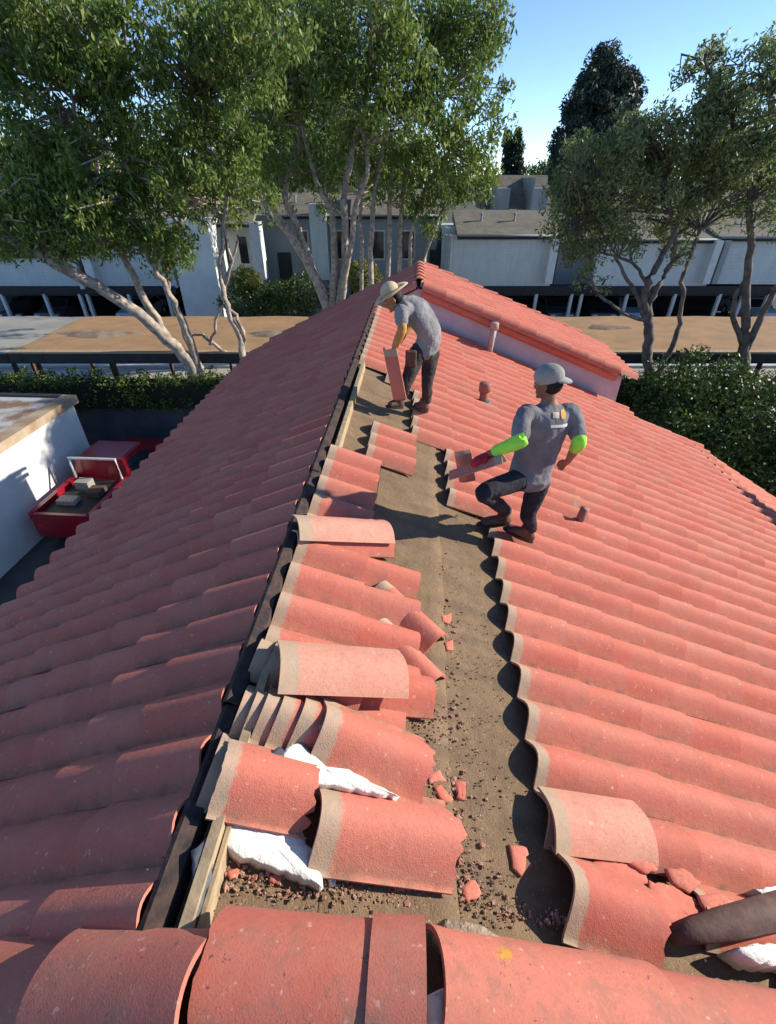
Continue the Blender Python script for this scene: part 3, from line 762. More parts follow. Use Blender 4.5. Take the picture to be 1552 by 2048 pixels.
for u, colr, lab in ((60, (.02,.022,.026), 'dark car in the parking bay at the far left'), (130, (.07,.075,.08), 'charcoal car beside the dark car in the left parking bays'),
                     (285, (.38,.47,.56), 'pale blue car in the parking bay behind the leaning tree'), (1105, (.07,.075,.085), 'charcoal car in the first bay right of the roof peak'),
                     (1185, (.03,.032,.04), 'black car in the bay left of the multi-stemmed right tree'), (1250, (.30,.38,.46), 'light blue car seen through the multi-stemmed right tree'),
                     (1500, (.5,.53,.56), 'silver car in the bay at the far right edge')):
    p = PX(u, 620, YH+2.4); car(p.x, YH+2.4, -math.pi/2, colr, lab)
p = PX(140, 740, 20.2); car(p.x, 20.2, RAD(8), (.75,.75,.73), 'white car under the left carport, seen over the hedge')
p = PX(1440, 740, 20.2); car(p.x, 20.0, RAD(-90), (.33,.36,.38), 'grey car under the right carport behind the big shrub')
# yard at the left
Pk = PX(222, 925, 13.6); car(-8.45, 12.75, RAD(86), (.27,.008,.02), 'red pickup truck loaded with boxes beside the white shed', cat='pickup truck', pickup=True)
car(-6.3, 13.4, RAD(95), (.12,.2,.3), 'blue car at the edge of the red roof beside the red pickup')
sh = empty('white_shed', M=ROT); tag(sh, 'white stucco shed with litter-strewn flat roof at the left edge', 'shed')
xs, zsT = -10.5, -3.58
b = MB(); b.box(-22, xs, 5.0, 13.4, GZ, zsT-.02); b.build('wall', M_WHITEWALL, sh)
b = MB(); b.box(-22, xs-.35, 5.0, 13.55, zsT-.018, zsT+.10); b.build('roof', simple('shed_roof', (.42,.42,.40), (.20,.13,.085), 1.1, .9, .01, 20, lo=.42, hi=.55), sh)
b = MB(); b.box(xs-.349, xs+.08, 4.98, 13.58, zsT-.1, zsT+.14); b.build('fascia', simple('shed_fascia', (.30,.20,.12), (.42,.33,.23), 2, .9), sh)
b = MB(); b.box(-22, xs-.36, 13.4, 13.6, zsT-.1, zsT+.15); b.build('fascia', M_BLACKT, sh)
# unseen building added outside the picture so its roof shades the skirt
nb = empty('unseen_shade_building', M=ROT); tag(nb, 'unseen tan building added right of the roof to shade its lower skirt', 'building')
ze = z0+(12.5-XE)*math.tan(SUN_EL)/math.cos(SUN_AZ+AL)
b = MB(); b.box(12.5, 20, -6, 8.8, GZ, ze-.16); b.build('wall', simple('unseen_building_tan', (.45,.38,.28)), nb)
b = MB(); b.prism([(12.3, ze-.15), (12.5, ze+.0), (16.5, ze+1.3), (20.4, ze-.15)], 1, -6.2, 9.0); b.build('roof', M_CAP, nb)

# ------------------------------------------------------------------ trees
def tree(name, label, cat, mat_leaf, mat_bark, trunks, blobs, seed, leafsize, n_leaf, cl_r=.55, asp=.36, droop=.6, group=None, twig=True, sub=None):
    """trunks: lists of (u,v,Y,radius_m); blobs: (u,v,ru,rv,Y,dY,clusters)"""
    r_ = random.Random(seed); base_p = PX(*trunks[0][0][:3]); org = Vector((base_p.x, base_p.y, GZ))
    e = empty(name, org); tag(e, label, cat, group)
    if twig: cl_r *= .78; n_leaf = int(n_leaf*(.56 if mat_leaf is M_LEAF else .55))
    tm = MB(); ends = []
    for tr in trunks:
        pts = [PX(a, b_, c) for a, b_, c, _ in tr]; rad = [q[3] for q in tr]; P = []; R_ = []
        for i in range(len(pts)-1):       # smooth and wobble
            p0 = pts[max(0, i-1)]; p1 = pts[i]; p2 = pts[i+1]; p3 = pts[min(len(pts)-1, i+2)]
            for k in range(5):
                t = k/5; q = .5*((2*p1)+(-p0+p2)*t+(2*p0-5*p1+4*p2-p3)*t*t+(-p0+3*p1-3*p2+p3)*t**3)
                q = q+Vector((r_.gauss(0, .03), r_.gauss(0, .03), 0))*(1 if (i or k) else 0); P.append(q-org); R_.append(rad[i]*(1-t)+rad[i+1]*t)
        P.append(pts[-1]-org); R_.append(rad[-1]); tm.tube(P, R_, 8)
        ends += [(P[i], R_[i]) for i in range(len(P)//3, len(P))]
    cs = []; rs = []
    EP = np.array([tuple(p) for p, _ in ends])
    for (u, v, ru, rv, Y, dY, n) in blobs:
        for _ in range(int(n*(.70 if twig else 1))):
            while True:
                a, b_ = r_.uniform(-1, 1), r_.uniform(-1, 1)
                if a*a+b_*b_ < 1: break
            q = PX(u+a*ru, v+b_*rv, Y+r_.uniform(-dY, dY))-org; cs.append(tuple(q)); rs.append(cl_r*r_.uniform(.55, 1.25))
            if twig and r_.random() < .8:
                d = np.linalg.norm(EP-np.array(tuple(q)), axis=1)+r_.random()*0.8; k = int(d.argmin()); s_ = Vector(EP[k])
                if (s_-q).length < (3.2 if cl_r < .5 else 5):
                    mid = (s_+q)/2+Vector((r_.gauss(0, .15), r_.gauss(0, .15), r_.uniform(.0, .35)))
                    tm.tube([s_, mid, q], [min(.05, ends[k][1]*.6), .03, .013], 4, False)
    tm.build('trunk', mat_bark, e, True)
    leaves('crown', cs, rs, n_leaf, leafsize, asp, mat_leaf, e, droop, seed)
    return e
# big left tree leaning over the hedge
tree('gum_tree', 'large leaning tree with pale forked trunks rising behind the left hedge', 'tree', M_LEAF, M_BARK,
     [[(402, 790, 16.5, .24), (385, 735, 16.5, .21), (320, 665, 16.3, .18), (240, 600, 16, .165), (150, 550, 15.5, .15), (60, 500, 15, .12), (-40, 450, 14.6, .10), (-120, 360, 14, .06)],
      [(400, 770, 16.5, .18), (352, 700, 16.8, .13), (300, 620, 17, .12), (250, 520, 17, .10), (205, 430, 17, .08), (170, 320, 16.5, .06), (140, 180, 16, .04)],
      [(405, 760, 16.5, .15), (372, 660, 16.6, .11), (340, 590, 16.6, .10), (300, 520, 16.6, .08), (270, 440, 16.5, .07), (250, 330, 16.3, .05), (220, 200, 16, .03)],
      [(410, 760, 16.5, .12), (380, 690, 17.2, .08), (345, 600, 17.4, .07), (335, 540, 17.4, .06), (360, 450, 17.4, .05), (380, 340, 17.2, .04), (400, 200, 17, .03)],
      [(240, 600, 16, .10), (120, 520, 15.4, .08), (40, 470, 15, .06), (-30, 420, 14.6, .04)],
      [(470, 715, 17.2, .07), (430, 690, 17, .06), (405, 670, 16.9, .05), (380, 672, 16.9, .03)]],
     [(110, 430, 120, 80, 15.6, 1, 110), (60, 330, 100, 80, 21, 1.5, 60), (260, 300, 160, 110, 21, 2, 110), (430, 400, 80, 70, 20, 1.5, 40), (330, 470, 60, 70, 16.5, .8, 24), (120, 120, 190, 150, 16, 1.8, 200), (330, 120, 200, 160, 16.5, 1.8, 200), (230, 330, 190, 100, 16.5, 1.5, 150), (60, 370, 120, 110, 15.5, 1.4, 90), (60, 460, 90, 70, 15.5, 1, 34), (250, 440, 130, 80, 16.5, 1.2, 66),
      (480, 60, 130, 100, 16.5, 1.6, 80), (20, 60, 130, 120, 15.5, 1.5, 70), (320, 500, 70, 50, 16.5, .8, 20), (420, 330, 90, 120, 17, 1.2, 60)],
     11, .17, 120, .5)
tree('gum_tree', 'slender pale twin trunk just right of the leaning tree, above the hedge', 'tree', M_LEAF, M_BARK,
     [[(492, 800, 16.7, .11), (485, 700, 16.7, .10), (462, 640, 16.8, .09), (440, 560, 16.9, .08), (447, 470, 17, .07), (462, 330, 17, .055), (470, 200, 17, .04), (480, 60, 17, .03)],
      [(486, 720, 16.7, .08), (484, 650, 16.8, .06), (450, 600, 16.9, .055), (458, 500, 17, .05), (430, 400, 17, .04), (410, 260, 17, .03)],
      [(420, 690, 16.9, .06), (435, 640, 16.9, .05), (455, 560, 17, .045), (475, 470, 17.1, .04)]],
     [(470, 200, 90, 150, 17, 1.2, 70), (500, 380, 60, 60, 17, 1, 24)], 12, .16, 110, .5)
# central clump behind the ridge
tr = [[(660, 660, 27, .30), (650, 600, 27, .26), (600, 500, 27, .22), (545, 420, 27, .20), (500, 340, 27, .15), (470, 240, 27, .11), (430, 120, 27, .07)],
      [(662, 640, 27, .24), (625, 540, 27, .2), (590, 440, 27.3, .16), (570, 380, 27.3, .14), (600, 260, 27.5, .10), (560, 100, 27.5, .07)],
      [(665, 640, 27, .22), (668, 540, 27, .19), (664, 430, 27, .15), (640, 380, 27, .12), (610, 280, 27, .09), (590, 150, 27, .06)],
      [(672, 640, 27, .22), (690, 520, 27, .18), (690, 400, 27, .16), (705, 300, 27, .13), (735, 180, 27, .10), (745, 20, 27, .07)],
      [(678, 640, 27, .18), (690, 560, 26.6, .15), (712, 420, 26.6, .13), (735, 330, 26.6, .10), (720, 220, 26.6, .08), (700, 80, 26.6, .05)],
      [(668, 620, 27, .14), (720, 590, 27, .07), (760, 580, 27, .05)]]
tree('gum_tree', 'tall clump of pale trunks fanning out behind the left roof slope', 'tree', M_LEAF, M_BARK, tr,
     [(560, 100, 140, 130, 27, 2.5, 170), (700, 60, 120, 110, 27, 2.5, 150), (520, 260, 90, 100, 27, 2, 60), (640, 260, 110, 110, 28, 1.5, 60), (760, 170, 110, 130, 27, 2, 110), (590, 350, 70, 50, 28, 1.5, 18)],
     13, .24, 110, .85)
tree('gum_tree', 'tree with many thin upright trunks directly above the straw-hatted worker', 'tree', M_LEAF, M_BARK,
     [[(745, 650, 29, .16), (742, 500, 29, .14), (750, 380, 29, .12), (770, 250, 29, .10), (765, 60, 29, .07)], [(772, 650, 29.5, .15), (778, 500, 29.5, .13), (785, 350, 29.5, .11), (820, 220, 29.5, .08), (860, 100, 29.5, .05)],
      [(795, 650, 30, .15), (800, 480, 30, .13), (810, 350, 30, .11), (845, 260, 30, .08), (900, 180, 30, .05)], [(818, 640, 30, .12), (822, 480, 30, .11), (850, 380, 30, .09), (900, 300, 30, .06)],
      [(720, 640, 30, .12), (722, 480, 30, .11), (715, 330, 30, .09), (690, 200, 30, .06)], [(840, 640, 30, .12), (850, 520, 30, .10), (880, 430, 30, .07)]],
     [(640, 330, 130, 110, 34, 2, 60), (800, 300, 130, 120, 34, 2, 80), (870, 80, 130, 90, 29, 2, 130), (930, 50, 90, 60, 29, 1.5, 56), (840, 230, 110, 90, 29, 2, 80), (960, 180, 60, 60, 29, 1.5, 22), (900, 330, 90, 70, 29, 2, 80), (800, 360, 90, 60, 30, 1.5, 44), (950, 370, 50, 35, 30, 1, 22), (850, 430, 50, 40, 30, 1, 16), (985, 250, 40, 50, 29, 1, 12)],
     14, .25, 105, .8)
# right trees
tree('olive_tree', 'multi-stemmed tree standing behind the hedge right of the red roof', 'tree', M_LEAF_R, M_BARK_D,
     [[(1292, 800, 16.5, .20), (1294, 720, 16.5, .17), (1296, 650, 16.5, .15), (1290, 580, 16.5, .12), (1320, 520, 16.5, .09), (1360, 440, 16.5, .07), (1380, 330, 16.5, .05)],
      [(1294, 650, 16.5, .11), (1305, 590, 16.5, .09), (1340, 530, 16.6, .08), (1350, 470, 16.6, .06), (1330, 360, 16.6, .04)], [(1292, 660, 16.5, .08), (1275, 590, 16.4, .06), (1245, 545, 16.3, .05), (1225, 500, 16.3, .04), (1200, 450, 16.2, .03)],
      [(1290, 640, 16.5, .07), (1255, 630, 16.3, .05), (1210, 600, 16.1, .045), (1185, 570, 16, .04), (1180, 520, 16, .03), (1150, 460, 16, .02)], [(1300, 765, 16.5, .11), (1345, 690, 16.7, .09), (1365, 620, 16.8, .07), (1368, 550, 16.8, .06), (1400, 460, 16.8, .04)],
      [(1300, 600, 16.5, .07), (1278, 540, 16.5, .05), (1240, 515, 16.5, .04), (1200, 505, 16.5, .03)]],
     [(1150, 420, 70, 75, 16.5, 1.0, 60), (1290, 420, 140, 60, 19, 1.0, 70), (1210, 370, 110, 100, 16.5, 1.3, 130), (1330, 310, 120, 110, 16.5, 1.3, 130), (1170, 460, 70, 70, 16.3, .8, 36), (1430, 350, 80, 100, 16.7, 1, 66), (1180, 570, 35, 35, 16.2, .4, 6), (1360, 520, 40, 40, 16.5, .5, 7), (1290, 470, 90, 40, 16.5, .8, 26), (1240, 250, 40, 40, 16.5, .6, 12)],
     15, .14, 120, .42, asp=.34, droop=.3)
tree('olive_tree', 'forked grey tree with feathery top at the right edge of the picture', 'tree', M_LEAF_R, M_BARK_D,
     [[(1488, 800, 16.3, .20), (1488, 700, 16.3, .17), (1490, 640, 16.3, .13), (1497, 540, 16.3, .11), (1500, 420, 16.3, .09), (1490, 300, 16.3, .07), (1440, 200, 16.3, .05), (1410, 120, 16.3, .03)],
      [(1490, 700, 16.3, .12), (1515, 650, 16.2, .11), (1552, 580, 16.2, .09), (1600, 500, 16.1, .07), (1620, 350, 16, .05)], [(1486, 690, 16.3, .10), (1465, 620, 16.3, .07), (1490, 560, 16.4, .05)],
      [(1500, 420, 16.3, .06), (1530, 300, 16.3, .05), (1540, 180, 16.3, .03)]],
     [(1480, 260, 100, 90, 16.3, 1.2, 110), (1410, 140, 55, 50, 16.3, .7, 20), (1540, 130, 50, 60, 16.3, .8, 36), (1540, 380, 80, 90, 16.3, 1, 66), (1420, 220, 70, 60, 16.3, .9, 36), (1600, 250, 90, 160, 16.3, 1.2, 70), (1470, 110, 50, 25, 16.3, .6, 8)],
     16, .14, 120, .42, asp=.34, droop=.3)
# far conifer and cypresses
tree('pine_tree', 'tall dark conifer against the sky right of centre', 'tree', M_NEEDLE, M_BARK_D,
     [[(1210, 640, 52, .5), (1205, 400, 52, .4), (1210, 250, 52, .3), (1212, 105, 52, .08)]],
     [(1208, 125, 16, 26, 52, .6, 16), (1205, 175, 45, 35, 52, 1.6, 50), (1200, 230, 72, 45, 52, 2.4, 90), (1250, 175, 28, 40, 52, 1.5, 28), (1190, 290, 82, 50, 52, 3, 110), (1240, 270, 40, 60, 52, 2, 50), (1150, 310, 40, 30, 52, 2, 30), (1200, 350, 90, 40, 52, 3, 70)],
     17, .42, 120, .85, asp=.3, droop=0, twig=False)
for i, (u, h_, lab) in enumerate(((1016, 262, 'left of two small dark cypresses beside the gap of sky'), (1036, 260, 'right of two small dark cypresses beside the gap of sky'))):
    tree('cypress_tree', lab, 'tree', M_NEEDLE, M_BARK_D, [[(u, 520, 60, .2), (u, h_+14, 60, .04)]],
         [(u, h_+10, 3, 10, 60, .3, 8), (u, h_+42, 7, 30, 60, .5, 34), (u, h_+85, 9, 30, 60, .6, 34)], 20+i, .4, 60, .4, asp=.3, droop=-.6, twig=False, group='pair of far cypresses')
tree('broadleaf_tree', 'olive-brown tree far behind the central trunks', 'tree', M_LEAF, M_BARK_D, [[(560, 560, 46, .4), (570, 300, 46, .2), (575, 120, 46, .1)]],
     [(590, 200, 110, 90, 46, 3, 70), (560, 330, 130, 60, 46, 3, 60), (700, 300, 120, 70, 46, 3, 70), (820, 370, 90, 40, 46, 3, 40)], 22, .45, 100, 1.4, twig=False)
tree('broadleaf_tree', 'hazy green tree behind the far left rooftops', 'tree', M_LEAF_R, M_BARK_D, [[(120, 560, 50, .4), (120, 350, 50, .2)]],
     [(60, 350, 130, 50, 50, 3, 60), (240, 350, 130, 50, 50, 3, 60), (400, 350, 90, 50, 50, 3, 40)], 23, .45, 100, 1.4, twig=False)
tree('broadleaf_tree', 'grey green tree behind the right-hand townhouses', 'tree', M_LEAF_R, M_BARK_D, [[(1400, 560, 50, .4), (1400, 350, 50, .2)]],
     [(1380, 350, 130, 60, 50, 3, 60), (1520, 330, 90, 70, 50, 3, 50), (1110, 348, 45, 12, 55, 2, 10), (1075, 352, 30, 8, 70, 2, 8)], 24, .45, 100, 1.3, twig=False)
# shrubs
def shrub(name, label, u, v, Y, rx, rz, mat, n, seed, leafsize=.13, asp=.5, core=.72, per=70, clr=.42, ry=None):
    c = PX(u, v, Y); e = empty(name, (c.x, c.y, GZ)); tag(e, label, 'shrub'); ry = ry or rx*.8
    r_ = np.random.default_rng(seed); d = r_.normal(size=(n, 3)); d /= np.linalg.norm(d, axis=1)[:, None]
    q = d*np.array([rx, ry, rz])*(.62+.42*r_.random((n, 1))); q[:, 2] += c.z-GZ
    leaves('foliage', q, np.full(n, clr), per, leafsize, asp, mat, e, .2, seed)
    m = MB()
    for k in range(7):
        a = k*.9; m.tube([(0, 0, 0), (rx*.3*math.cos(a), ry*.3*math.sin(a), (c.z-GZ)*.7), (rx*.7*math.cos(a), ry*.7*math.sin(a), c.z-GZ+rz*.3)], [.06, .04, .02], 5)
    m.build('stems', M_BARK_D, e)
shrub('broadleaf_shrub', 'big dark glossy shrub filling the right edge below the forked tree', 1475, 890, 12.6, 2.5, 2.0, M_LEAF_D, 260, 31)
shrub('broadleaf_shrub', 'dark shrub mass at the right edge behind the shaded lower roof', 1600, 960, 10.6, 2.2, 2.1, M_LEAF_D, 190, 32)
shrub('broadleaf_shrub', 'dark rounded shrub rising over the hedge between two right trees', 1390, 790, 14.6, 1.6, 1.2, M_LEAF_D, 120, 33)
shrub('broadleaf_shrub', 'low dark shrub beneath the big glossy shrub', 1420, 960, 11.8, 2.0, 1.6, M_LEAF_D, 120, 36)
for i, (u, v, lab) in enumerate(((490, 568, 'round yellow-green bush left of the central trunks'), (727, 552, 'round yellow-green bush right of the central trunks'))):
    shrub('rounded_bush', lab, u, v, 31.5, .95, .85, M_LEAF_Y, 70, 40+i, .13, .6, per=50, clr=.25)
for i, (u, v, lab) in enumerate(((560, 600, 'dark low planting left of the central trunks'), (610, 585, 'dark low planting at the foot of the central trunks'), (500, 605, 'dark low planting under the left yellow bush'), (770, 600, 'dark planting behind the straw-hatted worker'))):
    shrub('low_shrub', lab, u, v, 31, 1.9, .95, M_LEAF_D, 80, 50+i, .15, .5, per=50, clr=.4)
# ------------------------------------------------------------------ loose tiles, rubble and mortar on the stripped strip
def PXR(u, v, dz=0.0):                                # photo point -> roof frame, dz above the right slope
    a = (u-776)/FPX; b = -(v-1024)/FPX
    d = Vector((a, b*math.sin(TH)+math.cos(TH), b*math.cos(TH)-math.sin(TH))); d = Vector((d.x*CA-d.y*SA, d.x*SA+d.y*CA, d.z))
    t = math.tan(PR); k = (CAMZ-XR*t-dz)/(-d.z-d.x*t)
    return Vector((k*d.x, k*d.y, CAMZ+k*d.z))
def loose(name, me, a, b, label, cat, roll=0, sx=None, group=None, sy=1.0):
    p = PXR(*a); q = PXR(*b); ax = (q-p); L = ax.length; ax.normalize()
    nrm = Vector((math.sin(PR), 0, math.cos(PR))); side = nrm.cross(ax).normalized(); up = ax.cross(side)
    M = Matrix((ax, side, up)).transposed().to_4x4(); M.translation = p
    M = M @ Matrix.Rotation(RAD(roll), 4, 'X') @ Matrix.Diagonal(((L/me_len[me.name.split('.')[0]]), sy, sy, 1))
    o = bpy.data.objects.new(name, me); C.objects.link(o); o.matrix_world = ROT @ M
    tag(o, label, cat, group); return o
me_len = {}
def jag(y, k):
    q = random.Random(int(y*90)*7+k*131); return q.uniform(-.014, .010)-(.02 if q.random() < .12 else 0)
def reg(key, G, L, mat=None):
    me = geo_to_mesh(key, G, mat or M_TILE); me_len[key] = L; return me
T_FULL = reg('loose_tile_mesh', tile_geo(18, nx=2), TL)
T_BIG = reg('loose_tile_wide', tile_geo(20, nx=2, A=.12, y0=-.16, y1=.16, fn=lambda y: prof(y, .12, .15)), TL)
T_BRK = reg('broken_tile_mesh', tile_geo(22, nx=2, A=.12, y0=-.16, y1=.16, fn=lambda y: prof(y, .12, .15), x1=lambda y: TL-.02+jag(y, 1)), TL)
T_BRK2 = reg('broken_tile_mesh_b', tile_geo(22, nx=2, y0=-.15, y1=.12, x0=lambda y: .0+.3*jag(y, 2), x1=lambda y: TL-.03+1.3*jag(y, 3), fn=lambda y: prof(y, .11, .14)), TL)
T_FLAT = reg('pan_tile_mesh', tile_geo(14, nx=2, A=.05, fn=lambda y: .05*math.cos(y*10)), TL)
T_PALE = reg('pale_tile_mesh', tile_geo(18, nx=2, fn=lambda y: .075*math.cos(y*9.5)), TL, None)
M_PALE = tile_material('faded_tile_clay', (.60,.27,.19), (.64,.36,.27), True, .2); T_PALE.materials.clear(); T_PALE.materials.append(M_PALE)
LT = lambda *a, **k: loose('loose_tile', *a, **k)
LT(T_PALE, (590, 1060, .13), (776, 1068, .13), 'faded pink loose tile on top of the upper pile, below the long head shadow', 'roof tile', 0, sy=.9)
LT(T_FULL, (588, 1085, .06), (778, 1094, .05), 'thin loose tile just under the faded pink one on the upper pile', 'roof tile', 4, sy=.8)
LT(T_PALE, (552, 1338, .19), (802, 1352, .17), 'long faded pink loose tile bridging the two tile piles', 'roof tile', 3, sy=1.0)
LT(T_FULL, (756, 1186, -.03), (872, 1294, .03), 'loose tile lying askew with its corner pointing at the bare felt', 'roof tile', 0)
LT(T_FULL, (752, 1262, -.03), (864, 1378, .02), 'second askew loose tile, below the one with the pointing corner', 'roof tile', 0)
LT(T_FULL, (640, 1370, .03), (856, 1392, .045), 'loose tile under the long faded pink tile, its tail end on the felt', 'roof tile', 2)
LT(T_FLAT, (640, 1395, .02), (806, 1440, .02), 'half-buried tile with a dark gap under its edge, below the skewed pair', 'roof tile', -8, sy=.7)
for i, (hu, hv, tu, tv, dz, lab) in enumerate((
    (508, 1316, 690, 1380, .03, 'undermost tile of the small fan left of the long faded pink tile'),
    (538, 1322, 720, 1392, .07, 'uppermost tile of the small fan left of the long faded pink tile'))):
    LT(T_FULL, (hu, hv, dz), (tu, tv, dz), lab, 'roof tile', 0, group='tiles fanned out in a small stack')
fan = ((474, 1425, 655, 1480, .03, 'lowest tile of the fanned stack, its head nearest the left slope'), (497, 1427, 678, 1488, .06, 'second lowest tile of the fanned stack'),
       (519, 1430, 700, 1495, .085, 'third tile up in the fanned stack'), (550, 1436, 735, 1505, .105, 'fourth tile up in the fanned stack, with a broad red face showing'),
       (592, 1444, 775, 1520, .125, 'fifth tile up in the fanned stack, just left of the grey-headed tile'))
for f in fan: LT(T_BIG, (f[0], f[1], f[4]), (f[2], f[3], f[4]-.01), f[5], 'roof tile', 0, group='tiles fanned out in the middle stack', sy=.92)
LT(T_BRK, (630, 1462, .14), (850, 1548, .09), 'topmost grey-headed tile of the fanned stack, reaching right to the felt', 'roof tile', 0, sy=1.05)
LT(T_BIG, (418, 1540, .04), (600, 1590, .03), 'tile under the lower left tile, only its pale head edge showing', 'roof tile', 0)
LT(T_BRK2, (436, 1550, .10), (632, 1592, .085), 'broken tile at lower left with white mortar along its near edge', 'roof tile', 0, sy=1.1)
LT(T_BRK, (622, 1648, .06), (905, 1692, .045), 'large broken tile nearest the camera with a wide grey head band', 'roof tile', 0, sy=1.12)
# smashed corner at the right
LT(T_PALE, (1086, 1642, .062), (1282, 1668, .062), 'pale grey-pink tile at the edge of the laid tiles, above the smashed one', 'roof tile', 0, sy=1.05)
LT(T_BRK, (1112, 1782, .045), (1300, 1850, .05), 'smashed tile with a big black opening at the near right corner', 'roof tile', 0, sy=1.15)

def slab_piece(name, outline, dz, th, mat, label, cat, bulge=.01, seed=0, kind=None, parent=None, tilt=0):
    """irregular piece with a ragged outline given at photo points, standing dz above the slope"""
    r_ = random.Random(seed); pts = [PXR(u, v, dz) for u, v in outline]; P = []
    for i, p in enumerate(pts):
        q = pts[(i+1) % len(pts)]; n = max(1, int((q-p).length/.025))
        for k in range(n): P.append(p.lerp(q, k/n)+Vector((r_.gauss(0, .0035), r_.gauss(0, .0035), 0)))
    c = sum(P, Vector())/len(P); nrm = Vector((math.sin(PR), 0, math.cos(PR))); V = []; F = []; n = len(P)
    rings = ((1.0, -th), (1.0, -.003), (.93, bulge*.5), (.6, bulge), (.3, bulge*1.1))
    for s_, h in rings:
        for p in P: V.append(c.lerp(p, s_)+nrm*(h+(r_.gauss(0, bulge*.28) if s_ < 1 else 0)))
    V.append(c+nrm*bulge*1.1)
    for r in range(len(rings)-1):
        for k in range(n): a = r*n+k; b = r*n+(k+1) % n; F.append((a, b, b+n, a+n))
    for k in range(n): F.append(((len(rings)-1)*n+k, (len(rings)-1)*n+(k+1) % n, len(rings)*n))
    F.append(tuple(range(n))[::-1])
    ctr = ROT @ c; me = bpy.data.meshes.new(name); me.from_pydata([tuple((ROT @ v)-ctr) for v in V], [], F); me.update(); me.materials.append(mat)
    me.polygons.foreach_set('use_smooth', [True]*len(me.polygons))
    for nm, val in (('tx', 1.0), ('hz', 1.0)):
        a = me.attributes.new(nm, 'FLOAT', 'POINT'); a.data.foreach_set('value', [val]*len(V))
    o = bpy.data.objects.new(name, me); C.objects.link(o); o.location = ctr
    bm = bmesh.new(); bm.from_mesh(me); bmesh.ops.recalc_face_normals(bm, faces=bm.faces); bm.to_mesh(me); bm.free()
    if label: tag(o, label, cat)
    if kind: o['kind'] = kind
    return o
slab_piece('mortar_lump', [(448, 1622), (500, 1630), (560, 1650), (604, 1662), (615, 1690), (635, 1705), (648, 1775), (600, 1752), (560, 1740), (520, 1724), (470, 1708), (446, 1680)], .075, .07, M_MORTAR, 'large white mortar slab under the near edge of the broken lower left tile', 'mortar', .007, 1)
slab_piece('mortar_lump', [(570, 1492), (600, 1484), (612, 1520), (640, 1530), (700, 1540), (760, 1572), (800, 1590), (740, 1586), (680, 1572), (620, 1566), (575, 1556), (556, 1530)], .175, .15, M_MORTAR, 'hook-shaped white mortar strip between the two lowest tile piles', 'mortar', .006, 2)
slab_piece('mortar_lump', [(540, 1508), (558, 1494), (572, 1500), (565, 1530), (548, 1536)], .165, .14, M_MASTIC, 'small grey lump beside the hook-shaped mortar', 'mortar', .012, 3)
slab_piece('mortar_lump', [(656, 1752), (672, 1752), (670, 1772), (658, 1770)], .02, .02, M_MORTAR, 'tiny white crumb below the large white mortar slab', 'mortar', .008, 4)
slab_piece('mortar_lump', [(1508, 1776), (1550, 1772), (1590, 1768), (1592, 1788), (1530, 1796)], .12, .08, M_MORTAR, 'white mortar spot at the right edge above the dark wood', 'mortar', .012, 5)
slab_piece('mortar_lump', [(1470, 1895), (1530, 1888), (1610, 1880), (1610, 1936), (1540, 1932), (1500, 1925)], .16, .12, M_MORTAR, 'white mortar spot at the right edge below the dark wood', 'mortar', .015, 6)
slab_piece('mortar_lump', [(862, 1990), (885, 1975), (925, 1985), (942, 2020), (940, 2060), (870, 2060)], .20, .12, M_MORTAR, 'bluish white mortar daub at the bottom edge between the edge tiles', 'mortar', .02, 7)
# pieces of the smashed tiles
slab_piece('tile_fragment', [(1172, 1730), (1205, 1714), (1240, 1712), (1290, 1738), (1302, 1768), (1262, 1770), (1240, 1772), (1225, 1792), (1195, 1770)], .075, .014, M_TILE, 'angular red fragment beside the black hole of the smashed tile', 'tile fragment', .006, 11)
slab_piece('tile_fragment', [(1092, 1692), (1150, 1700), (1182, 1706), (1160, 1740), (1130, 1728)], .03, .012, M_FELT, 'dirt brown fragment right of the bare felt above the smashed tile', 'tile fragment', .006, 12)
slab_piece('tile_fragment', [(1300, 1762), (1345, 1770), (1390, 1800), (1430, 1835), (1380, 1850), (1310, 1848), (1292, 1800)], .085, .014, M_TILE, 'cracked red fragment right of the small dark hole', 'tile fragment', .007, 13)
slab_piece('dark_hole_plate', [(1252, 1776), (1275, 1772), (1292, 1800), (1288, 1830), (1265, 1808)], .079, .006, M_BLACKT, 'flat black plate standing in for the dark hole beside the cracked red fragment', 'dark hole plate', .001, 14)  # flat black plate painted in place of the shaded hole between the shards
slab_piece('tile_fragment', [(1018, 1688), (1054, 1692), (1052, 1738), (1042, 1750), (1026, 1735)], .016, .014, M_TILE, 'single tapered red shard on the felt left of the smashed tile', 'tile fragment', .005, 15)
slab_piece('tile_fragment', [(868, 1574), (882, 1570), (906, 1600), (896, 1608), (880, 1596)], .016, .014, M_TILE, 'slim red shard lying just right of the hooked mortar pile', 'tile fragment', .005, 16)
slab_piece('tile_fragment', [(912, 1560), (932, 1562), (930, 1598), (914, 1598)], .016, .014, M_TILE, 'upright oblong red shard on the felt seam beside the slim shard', 'tile fragment', .005, 17)
slab_piece('tile_fragment', [(786, 1762), (815, 1768), (812, 1784), (788, 1782)], .016, .014, M_TILE, 'red shard below the large grey-headed tile', 'tile fragment', .005, 18)
slab_piece('tile_fragment', [(455, 1738), (478, 1736), (484, 1752), (460, 1762)], .016, .014, M_TILE, 'red shard at the foot of the ridge board', 'tile fragment', .005, 19)
slab_piece('tile_fragment', [(536, 1746), (566, 1744), (560, 1762), (540, 1764)], .016, .014, M_TILE, 'red shard below the large white mortar slab', 'tile fragment', .005, 20)
slab_piece('tile_fragment', [(855, 1545), (880, 1540), (892, 1560), (860, 1565)], .016, .014, M_TILE, 'small red shard touching the end of the fanned stack', 'tile fragment', .005, 22)
